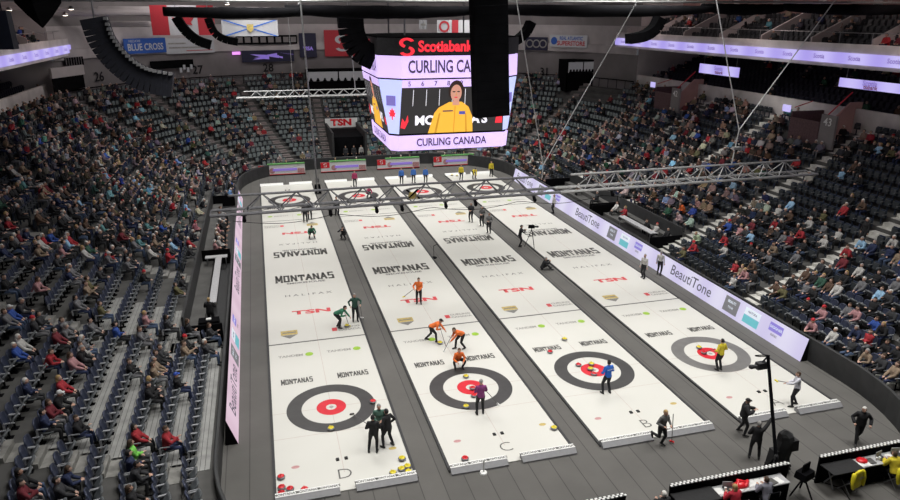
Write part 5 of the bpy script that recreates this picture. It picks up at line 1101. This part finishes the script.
ms = octa('main_screen', scrn, MT['scrd'], faces=(0, 2, 4, 6)); ch = octa('corner_screen', scrn, MT['scrl'], faces=(1, 3, 5, 7))
# per face drawing
for fi, (dx, dy) in enumerate(((0, -1), (-1, 0))):
    n = Vector((dx, dy, 0)); right = Vector((-dy, dx, 0)); up = Vector((0, 0, 1))
    def Pf(h, x, z, n=n, right=right): return n*h+right*x+up*(z-Z0)
    put_text('Scotiabank', .8, MT['scrr'], band, Pf(4.28, -.55, 13.83), right, up, .03, width=3.2)
    mb = MB(); q = s_logo(band, MT['scrr'], 0, 0, 1.1, 0, 'emblem'); 
    for v in q.data.vertices: p = v.co.copy(); v.co = Pf(4.28, p.x-2.75, 13.83+p.z)
    put_text('CURLING CANADA', .95, MT['scrt'], ad, Pf(4.24, 0, 12.73), right, up, .02, width=5.4)
    put_text('CURLING CANADA', .62, MT['scrt'], lo, Pf(3.68, 0, 8.4), right, up, .015, width=4.3)
    # main screen picture, in screen coordinates s in -1..1, t in 0..1
    def Q(s, t, e=.01): z = 8.95+(12.05-8.95)*t; h = 3.68+(4.2-3.68)*t; w = (3.18+(3.03-3.18)*t); return Pf(h+e, s*w, z)
    def poly(pts, m, e, nm): mb = MB(); mb.add([Q(s, t, e) for s, t in pts], [tuple(range(len(pts)))]); mb.build(nm, m, ms)
    def ellp(cx, cz, rx, rz, n_=20): return [(cx+rx*cos(2*PI*k/n_), cz+rz*sin(2*PI*k/n_)) for k in range(n_)]
    upv = (Q(0, 1)-Q(0, 0)).normalized()
    poly([(-1, .86), (1, .86), (1, 1), (-1, 1)], MT['scr'], .012, 'picture_header')
    for k_, s_ in enumerate('56789012'): put_text(s_, .38, MT['scrt'], ms, Q(-.86+k_*.25, .925, .02), right, upv, .004)
    for k_ in range(8): poly([(-.78+k_*.25, .52), (-.77+k_*.25, .52), (-.77+k_*.25, .82), (-.78+k_*.25, .82)], MT['scrw'], .014, 'picture_line')
    put_text('MONTANA\'S', .75, MT['scrw'], ms, Q(-.02, .24, .016), right, upv, .03, width=4.4)
    poly([(-.98, .12), (-.9, .1), (-.84, .24), (-.86, .36), (-.9, .22), (-.96, .3)], MT['scrr'], .014, 'picture_flame'); poly([(.84, .15), (.98, .15), (.98, .28), (.86, .30)], MT['scrr'], .014, 'picture_flame')
    poly([(-.46, 0), (.40, 0), (.38, .3), (.30, .48), (.16, .58), (-.08, .58), (-.28, .48), (-.36, .38)], MT['scry'], .022, 'picture_jacket')
    poly([(-.34, 0), (-.30, 0), (-.24, .38), (-.27, .38)], MT['scry2'], .024, 'picture_fold'); poly([(.26, 0), (.29, 0), (.26, .36), (.24, .36)], MT['scry2'], .024, 'picture_fold'); poly([(.02, 0), (.035, 0), (.045, .5), (.03, .5)], MT['scry2'], .024, 'picture_zip')
    poly([(-.2, .40), (0, .40), (0, .425), (-.2, .425)], MT['scrt'], .025, 'picture_badge'); poly([(.12, .34), (.24, .34), (.24, .40), (.12, .40)], MT['scrb'], .025, 'picture_badge')
    poly([(-.02, .52), (.12, .52), (.1, .66), (0, .66)], MT['scrs'], .026, 'picture_neck')
    poly(ellp(.045, .79, .15, .19), MT['scrh'], .027, 'picture_hair'); poly(ellp(.045, .86, .1, .12), MT['scrh'], .0275, 'picture_hair')
    poly(ellp(.045, .745, .108, .155), MT['scrs'], .029, 'picture_face')
    for s_ in (-1, 1): poly(ellp(.045+s_*.045, .77, .03, .012, 10), MT['scrh'], .031, 'picture_eye')
    poly(ellp(.045, .665, .035, .012, 10), MT['scrr'], .031, 'picture_mouth')
    poly([(.035, .70), (.055, .70), (.048, .77)], MT['scry2'], .031, 'picture_nose')
# corner screens: red leaf logo
for (dx, dy) in ((-1, -1), (1, -1)):
    n = Vector((dx, dy, 0)).normalized(); right = Vector((-dy, dx, 0)).normalized() ; hh = 4.2*math.sqrt(2)-1.17/math.sqrt(2)
    t = .42; hq = (3.68+.52*t); cq = .5+.67*t; c = n*((2*hq-cq)/math.sqrt(2)+.02); c.z = 8.95+3.1*t-Z0
    mb = MB(); leaf = [(0, .5), (.12, .25), (.3, .34), (.25, .1), (.45, .12), (.3, -.08), (.36, -.2), (.08, -.16), (.06, -.42), (-.06, -.42), (-.08, -.16), (-.36, -.2), (-.3, -.08), (-.45, .12), (-.25, .1), (-.3, .34), (-.12, .25)]
    mb.add([c+right*x*.55+Vector((0, 0, y*.8-.15)) for x, y in leaf], [tuple(range(len(leaf)))]); mb.build('leaf_emblem', MT['scrr'], ch)
    mb = MB(); c2 = c+Vector((0, 0, .62))+n*.1; mb.quad(*[c2+right*sx*.32+Vector((0, 0, sy*.28)) for sx, sy in ((-1, -1), (1, -1), (1, 1), (-1, 1))]); mb.build('badge', MT['ledb'], ch)
for sx in (-1, 1):
    for sy in (-1, 1): mb = MB(); mb.tube([(sx*2.5, sy*2.5, 6.6), (sx*2.5, sy*2.5, 12.2)], .05, 6); mb.build('suspension_cable', MT['steel'], sb)

# ------------------------------------------------------------------ trusses
def truss_obj(pts, w, h, m, label, bay=1.0, name='lighting_truss', extra=None):
    """triangular truss between pts (ends of bottom centreline), apex up"""
    a, b = Vector(pts[0]), Vector(pts[1]); d = (b-a).normalized(); s = Vector((-d.y, d.x, 0)).normalized(); o = empty(name, a, 0, label, 'truss'); L = (b-a).length; n = int(L/bay); up = Vector((0, 0, 1))
    z = Vector((0, 0, 0)); P = lambda t, q: d*t+(s*w/2 if q == 1 else -s*w/2 if q == 0 else up*h)
    mb = MB()
    for q in (0, 1): mb.tube([P(0, q), P(L, q)], .075 if h > .6 else .05, 6)
    mb.build('bottom_chord', m, o); mb = MB(); mb.tube([P(.6*bay, 2), P(L-.8*bay, 2)], .06 if h > .6 else .04, 6); mb.build('top_chord', m, o); mb = MB()
    for i in range(n+1):
        t = L*i/n
        mb.tube([P(t, 0), P(t, 1)], .035, 5)
        if i < n:
            mb.tube([P(t, 0), P(t+L/n, 1)], .02, 5)
            if 0 < i < n-1:
                for q in (0, 1): mb.tube([P(t, q), P(t+L/n/2, 2)], .03, 5); mb.tube([P(t+L/n, q), P(t+L/n/2, 2)], .03, 5)
    mb.build('lattice', m, o); return o, P, L
tr1, P1, L1 = truss_obj(((-4.5, -9.7, 6.6), (13.2, -9.7, 6.62)), .95, .8, MT['truss'], 'long lattice truss hanging across the ice, left half coloured as shaded', 1.5)  # one truss: left half painted dark for shade, right half paler as lit
tr2, P2, L2 = truss_obj(((13.2, -9.7, 6.62), (29.7, -9.7, 6.66)), .95, .8, MT['alu'], 'silver lattice truss, right half coloured as lit, continuing over the right stand', 1.3)
tr3, P3, L3 = truss_obj(((-3.45, 12, 9.55), (14.5, 12, 9.55)), .5, .45, MT['alu'], 'silver lattice truss hanging in front of the far stand', .9)
# fixtures on truss
for i, t in enumerate((1.5, 5.6, 7.9, 9.2, 11.5, 13.1, 16.4, 21.0, 23.2, 25.2)):
    q = empty('stage_light', (-4.5+t, -9.7, 6.5), 0, 'small black stage light, %s from the left under the hanging truss' % ords[i], 'stage light', 'stage lights on the main truss')
    mb = MB(); mb.tube([(0, 0, .1), (0, 0, -.12)], .02, 5); mb.box(-.13, .13, -.02, .02, -.14, -.1); mb.build('yoke', MT['dark'], q); mb = MB(); mb.tube([(0, .08, -.12), (0, -.14, -.34)], [.07, .1], 10); mb.build('lamp_housing', MT['vblack'], q)
q = empty('truss_camera', (5.3, -9.7, 6.9), 0, 'yellow and black remote camera rig sitting on the truss above sheets C and B', 'camera'); mb = MB(); mb.box(-.25, .2, -.15, .15, -.2, .1, taper=.3); mb.build('housing', MT['gold'], q); mb = MB(); mb.tube([(-.3, -.1, -.2), (.2, -.1, .25)], .05, 6); mb.tube([(-.3, .1, .2), (.3, -.1, -.2)], .05, 6); mb.build('arms', MT['vblack'], q)
# hoist cables (V bridles)
def cable(pts, label, r=.032, m=MT['cablem'], box=True):
    o = empty('hoist_cable', pts[0], 0, label, 'cable'); mb = MB()
    for a in pts[1:]: mb.tube([Vector((0, 0, 0)), Vector(a)-Vector(pts[0])], r, 5)
    mb.build('wire', m, o)
    if box: mb = MB(); mb.box(-.25, .25, -.12, .12, -1.1, -.95); mb.build('hoist_motor', MT['alu'], o)
    return o
cable([(23.94, -10, 9.47), (24.0, -9.7, 7.4), (20.1, -10, 19.9), (31.5, -10, 19.9)], 'silver V-shaped hoist cable holding the right end of the truss')
cable([(12.2, -10, 8.1), (12.3, -9.7, 7.35), (9.6, -10, 19.9), (19.0, -10, 19.9)], 'silver V-shaped hoist cable holding the middle of the truss', .028, box=False)
cable([(.75, 12, 9.6), (.75, 12, 19.9)], 'thin cable of the far truss, left', .02, MT['alu'], False)
cable([(.55, -9.7, 7.3), (.2, -9.7, 19.9)], 'pale cable holding the left end of the main truss', .04, MT['alu'], False)
cable([(5.5, 12, 10.0), (5.0, 12, 19.9)], 'pale cable of the far truss beside the scoreboard', .04, MT['alu'], False)
# slack power cable under the truss
mb = MB(); pts = []
for i in range(60):
    t = i/59; x = -3.5+t*24; pts.append((x, -10.2, 6.1-.28*abs(sin(t*PI*5))+.2))
mb.tube(pts, .015, 5); tag(mb.build('slack_cable', MT['vblack']), 'black cable looping in swags under the main truss', 'cable')

# black drape rolls across the top
drs = [(165, 330, 12, 25, .9), (300, 470, 10, 31, 1.2), (430, 640, 8, 30, 1.2), (600, 735, 6, 27, 1.2), (700, 905, 6, 24, 1.1)]
YD = -5.5
def py(u, v, Y): d = ray(u, v); t = (Y-CP.y)/d.y; return CP+d*t
for i, (u0, u1, va, vb, r) in enumerate([(163, 300, 10, 22, 0), (285, 480, 8, 22, 0), (470, 712, 7, 20, 0), (706, 790, 6, 18, 0), (784, 930, 6, 18, 0)]):
    A = py(u0, va, YD); B = py(u1, va, YD); zb = py((u0+u1)/2, vb, YD).z; zt = A.z; mb = MB(); n = 24; secs = []
    for j in range(n+1):
        t = j/n; x = A.x+(B.x-A.x)*t; sag = sin(PI*t)**.6 if i else min(1, .55+.45*sin(PI*t)); hgt = (zt-zb)*(.55+.45*sag); top = zt+.15
        r2 = hgt/2*(1+.05*random.uniform(-1, 1)); secs.append((Vector((x, YD+.3*(i % 2), top-hgt/2)), Vector((0, 1, 0)), Vector((0, 0, 1)), .28, r2))
    mb.loft(secs, 12); tag(mb.build('rolled_drape', MT['vblack'], None, True), 'long rolled black drape hanging along the ceiling, %s from the left' % ords[i], 'drape', 'black drapes across the roof')
# roof pipes, catwalk
for i, (z, y, m, r) in enumerate(((16.05, -4.5, 'alu', .07), (16.5, -4.5, 'steel', .06), (16.25, -4.0, 'steel', .05))):
    mb = MB(); mb.tube([(-22, y, z), (45, y, z+.35)], r, 8)
    if i == 0:
        for j in range(60): x = -22+j*1.1; mb.tube([(x, y, z+.006*j), (x+.55, y, z+.45+.006*j)], .02, 4); mb.tube([(x+.55, y, z+.45+.006*j), (x+1.1, y, z+.006*j)], .02, 4)
    tag(mb.build('roof_pipe', MT[m]), 'long horizontal roof rigging pipe, %s of three at the top of the view' % ['lower latticed one', 'uppermost', 'middle'][i], 'rigging pipe')
for i, (u0, v0, u1, v1, Y, r) in enumerate(((20, 12, 155, 24, 30, .35), (85, 24, 150, 27, 32, .3), (75, 9, 500, 14, 36, .3), (0, 9, 70, 11, 28, .2))):
    a, b = py(u0, v0, Y), py(u1, v1, Y); b.z = a.z; mb = MB(); mb.tube([a, b], r, 10); tag(mb.build('ventilation_duct', MT['wallp']), 'grey ceiling duct in front of the far wall, %s listed by height' % ords[i], 'duct', 'ducts at the far wall')
for i, (u, v) in enumerate(((9, 9), (32, 10), (65, 14), (71, 8), (227, 3), (300, 4))):
    p = py(u, v, 20); q = empty('ceiling_lamp', p, 0, 'small bright ceiling lamp, %s from the left along the roof edge' % ords[i], 'lamp', 'small lamps along the roof'); mb = MB(); mb.lathe([(.22, -.1), (.2, .0), (.08, .16)], 12); mb.build('housing', MT['steel'], q); mb = MB(); mb.lathe([(.02, -.14), (.16, -.13), (.18, -.10)], 12); mb.build('bulb', MT['glow'], q)
# flags
def hung(name, u0, v0, u1, v1, Y, label, m, cat='flag'):
    a = py(u0, v0, Y); b = py(u1, v1, Y); w = abs(b.x-a.x); h = a.z-b.z; o = empty(name, ((a.x+b.x)/2, Y, (a.z+b.z)/2), 0, label, cat)
    mb = MB(); n = 14; vs = [(-w/2+w*i/n, .04*sin(i*1.1), z) for z in (-h/2, h/2) for i in range(n+1)]; mb.add(vs, [(i, i+1, n+2+i, n+1+i) for i in range(n)]); mb.build('cloth', m, o, True); return o, w, h
o, w, h = hung('hanging_flag', 221, 20, 278.5, 36, 26, 'white flag with a blue diagonal cross and small gold shield', MT['whiteb'])
for s in (-1, 1):
    mb = MB(); p = Vector((-w/2, -.06, -s*h/2)); q = Vector((w/2, -.06, s*h/2)); t = w*.07
    mb.add([p+Vector((0, 0, -s*0)), p+Vector((t, 0, 0)), q, q-Vector((t, 0, 0))], [(0, 1, 2, 3)] if s > 0 else [(0, 3, 2, 1)])
    mb.build('diagonal_stripe', MT['saltire'], o)
mb = MB(); mb.add([(-.3, -.08, .35), (.3, -.08, .35), (.3, -.08, -.1), (0, -.08, -.4), (-.3, -.08, -.1)], [(0, 4, 3, 2, 1)]); mb.build('shield', MT['gold'], o)
o, w, h = hung('hanging_flag', 149, 5, 216, 35, 28, 'red and white maple leaf flag partly hidden by black speakers', MT['whiteb'])
for s in (-1, 1): mb = MB(); mb.box(s*w/2-(w*.27 if s > 0 else 0), s*w/2+(0 if s > 0 else w*.27), -.09, -.06, -h/2, h/2); mb.build('red_band', MT['redb'], o)
mb = MB(); leaf2 = [(x*2.2, -.08, y*2.2) for x, y in leaf]; mb.add(leaf2, [tuple(range(len(leaf2)))]); mb.build('leaf_emblem', MT['redb'], o)
o, w, h = hung('hanging_flag', 437, 20, 472, 33, 26, 'white flag with a red vertical band behind the speaker column', MT['whiteb']); mb = MB(); mb.box(-w*.08, w*.1, -.08, -.06, -h/2, h/2); mb.build('red_band', MT['redb'], o); mb = MB(); mb.disc(0, 0, 0, .35, .55, 20); mb.v = [(p[0]-w*.3, -.07, p[1]) for p in mb.v]; mb.build('red_ring', MT['redb'], o)
o, w, h = hung('hanging_flag', 419, 20, 427, 29, 24, 'small pale sign hanging above the scoreboard', MT['whiteb'], 'sign'); mb = MB(); mb.box(-w*.3, w*.3, -.09, -.07, -.1, .1); mb.build('print', MT['inkg'], o)

# speaker line arrays
def line_array(path, width, depth, label, n=10, lights=False, m=MT['vblack']):
    """path of points down the array; each cabinet a box"""
    P = [Vector(p) for p in path]; o = empty('speaker_array', P[0], 0, label, 'speaker array', None)
    if len(P) > 2:
        Q = [P[0]+(P[0]-P[1])]+P+[P[-1]+(P[-1]-P[-2])]; P = [.5*((2*Q[i])+(Q[i+1]-Q[i-1])*t+(2*Q[i-1]-5*Q[i]+4*Q[i+1]-Q[i+2])*t*t+(3*Q[i]-Q[i-1]-3*Q[i+1]+Q[i+2])*t**3) for i in range(1, len(Q)-2) for t in (0, .25, .5, .75)]+[P[-1]]
    seg = [0]
    for a, b in zip(P[:-1], P[1:]): seg.append(seg[-1]+(b-a).length)
    def at_(t):
        L = t*seg[-1]
        for i in range(len(P)-1):
            if L <= seg[i+1]+1e-9: return P[i]+(P[i+1]-P[i])*((L-seg[i])/(seg[i+1]-seg[i]))
        return P[-1]
    for i in range(n):
        a, b = at_(i/n), at_((i+.985)/n); d = (b-a).normalized(); X = Vector((0, 1, 0)); X = (X-d*X.dot(d)).normalized(); Y = d.cross(X).normalized()
        mb = MB(); c = [a+X*sx*depth/2+Y*sy*width/2-P[0] for sx in (-1, 1) for sy in (-1, 1)]+[b+X*sx*depth/2+Y*sy*width/2-P[0] for sx in (-1, 1) for sy in (-1, 1)]
        mb.add(c, [(0, 1, 3, 2), (4, 6, 7, 5), (0, 4, 5, 1), (2, 3, 7, 6), (0, 2, 6, 4), (1, 5, 7, 3)]); q = mb.build('speaker_cabinet', m, o)
        if lights: mb = MB(); e = (c[1 if Y.z > 0 or True else 0]+c[5])/2; mb.box(e.x-.06, e.x+.06, e.y-.1, e.y+.1, e.z-.04, e.z+.05, taper=.2); mb.build('hardware', MT['steel'], q)
    top = P[0]; mb = MB(); mb.tube([(0, 0, 0), (0, 0, 19.8-top.z)], .03, 5); mb.build('hanging_chain', MT['steel'], o)
    return o
def pth(pts, Y): return [py(u, v, Y) for u, v in pts]
line_array(pth([(94, 18), (103, 42), (121, 64), (144, 79), (173, 85)], -18), .74, .55, 'large curved black speaker array at the upper left', 20, True, mat('speaker_blue_black', (.006, .007, .014), .7, noise=.3))
line_array(pth([(176, 17), (185, 30), (197, 40), (211, 45)], 0), .5, .8, 'small curved speaker array left of the white and blue flag', 9)
line_array(pth([(208, 18), (214, 32), (224, 39), (238, 42)], 4), .45, .8, 'small curved speaker array in front of the white and blue flag', 8)
line_array(pth([(350, 16), (352, 34), (360, 50), (374, 58)], -2), 1.4, .8, 'wide curved speaker array left of the scoreboard top', 9)
line_array(pth([(488, -14), (489, 30), (490, 80), (491, 116)], -18), 1.28, .6, 'tall black speaker column hanging in front of the scoreboard', 14)
line_array(pth([(531, 22), (526, 32), (517, 40), (505, 46)], 2), .5, .8, 'small curved speaker array right of the speaker column', 7)
line_array(pth([(660, 18), (655, 28), (644, 36), (628, 39)], -2), .6, .8, 'curved speaker array in front of the right ribbon', 8)
mb = MB(); A = py(40, 13, -14); mb.lathe([(.02, -.5), (.4, -.1), (.75, .35), (.75, .8)], 4, tuple(A)); tag(mb.build('rigging_bag', MT['vblack']), 'dark pointed bag hanging at the top left', 'bag')
A = py(5, 30, -14); mb = MB(); mb.box(A.x-.6, A.x+.25, A.y-.3, A.y+.3, A.z-.65, A.z+.65, taper=.08); mb.tube([(A.x, A.y, A.z+.6), (A.x, A.y, 19.9)], .03, 5); tag(mb.build('hanging_speaker', mat('dark_navy', (.006, .01, .025), .6, noise=.2)), 'dark navy speaker box at the left edge of the view', 'speaker')
# section 26 doorway structure at left: framed opening
o, w, h = wall_banner('wall_opening', 61, 57, 79, 66, MT['vblack'], 'dark grated opening left of number 26', 'opening'); mb = MB()
for i in range(7): mb.box(-w/2+w*i/7, -w/2+w*i/7+.05, -.07, -.04, -h/2, h/2)
mb.build('grating', MT['wall'], o)
o, w, h = wall_banner('wall_opening', 48, 76, 80, 90, MT['vblack'], 'wide black doorway with pale lintel left of number 26', 'opening'); mb = MB(); mb.box(-w/2-.2, w/2, -.2, .05, h/2, h/2+.9); mb.build('lintel', MT['wallp'], o)
o, w, h = wall_banner('wall_opening', 148, 60, 191, 68, MT['vblack'], 'dark doorway with papers taped beside it behind the curved array', 'opening'); mb = MB()
for i in range(4): mb.box(w*.15+i*.45, w*.15+i*.45+.3, -.07, -.05, -h*1.1+.3*(i % 2), -h*.5+.3*(i % 2))
mb.build('posted_papers', MT['whiteb'], o)

# ------------------------------------------------------------------ lights
def area(x, y, z, sx, sy, e, c=(1, .985, .95), spread=180, tgt=None):
    l = bpy.data.lights.new('roof_or_fill_light', 'AREA'); l.shape = 'RECTANGLE'; l.size = sx; l.size_y = sy; l.energy = e; l.color = c; l.spread = math.radians(spread)  # unseen roof lights and added fills share this name
    o = bpy.data.objects.new('roof_or_fill_light', l); col.objects.link(o); o.location = (x, y, z)
    if tgt: o.rotation_euler = (Vector(tgt)-Vector((x, y, z))).to_track_quat('-Z', 'Y').to_euler()
    return o
for y in (-24, -8, 8, 24):
    for x in (-1, 9, 19.5): area(x, y, 19.6, 5, 8, {-1: 1030, 9: 640, 19.5: 1200}[x], spread=112)
for y in (-20, 0, 20):
    area(-4, y, 19.0, 3, 12, 260, tgt=(-11, y, 3)); area(22, y, 19.0, 3, 12, 250, tgt=(30, y, 3))
area(9, 24, 18.5, 20, 3, 260, tgt=(9, 38, 3))
area(9, 33, 18.8, 44, 2, 900, c=(1, .93, .92), tgt=(9, 47, 11)); area(-8, 26, 18.8, 3, 3, 300, c=(1, .93, .92), tgt=(-19, 36, 11))
for y in (-8, 6, 20): area(XC+HX+15.5, y, 19, 1.5, 9, 200, c=(1, .8, .76), tgt=(XC+HX+20, y, 14))  # added unseen fills that brighten the right suites
area(XC-HX-15.5, 22, 19, 1.5, 14, 160, c=(1, .8, .76), tgt=(XC-HX-20, 22, 14))  # added unseen fill for the left suites
area(27, 4, 18.5, 2, 30, 170, spread=40, tgt=(38.5, 4, 9)); area(-9, 14, 18.5, 2, 24, 120, spread=40, tgt=(-20.5, 14, 9))  # added unseen fills aimed at the parapets to brighten them
w = bpy.data.worlds.new('w'); bpy.context.scene.world = w; w.use_nodes = True
w.node_tree.nodes['Background'].inputs['Color'].default_value = (.5, .5, .55, 1); w.node_tree.nodes['Background'].inputs['Strength'].default_value = .12
sc = bpy.context.scene
sc.view_settings.view_transform = 'Standard'; sc.view_settings.look = 'None'; sc.view_settings.exposure = 0; sc.view_settings.gamma = 1
sc.cycles.use_denoising = True; sc.cycles.max_bounces = 6
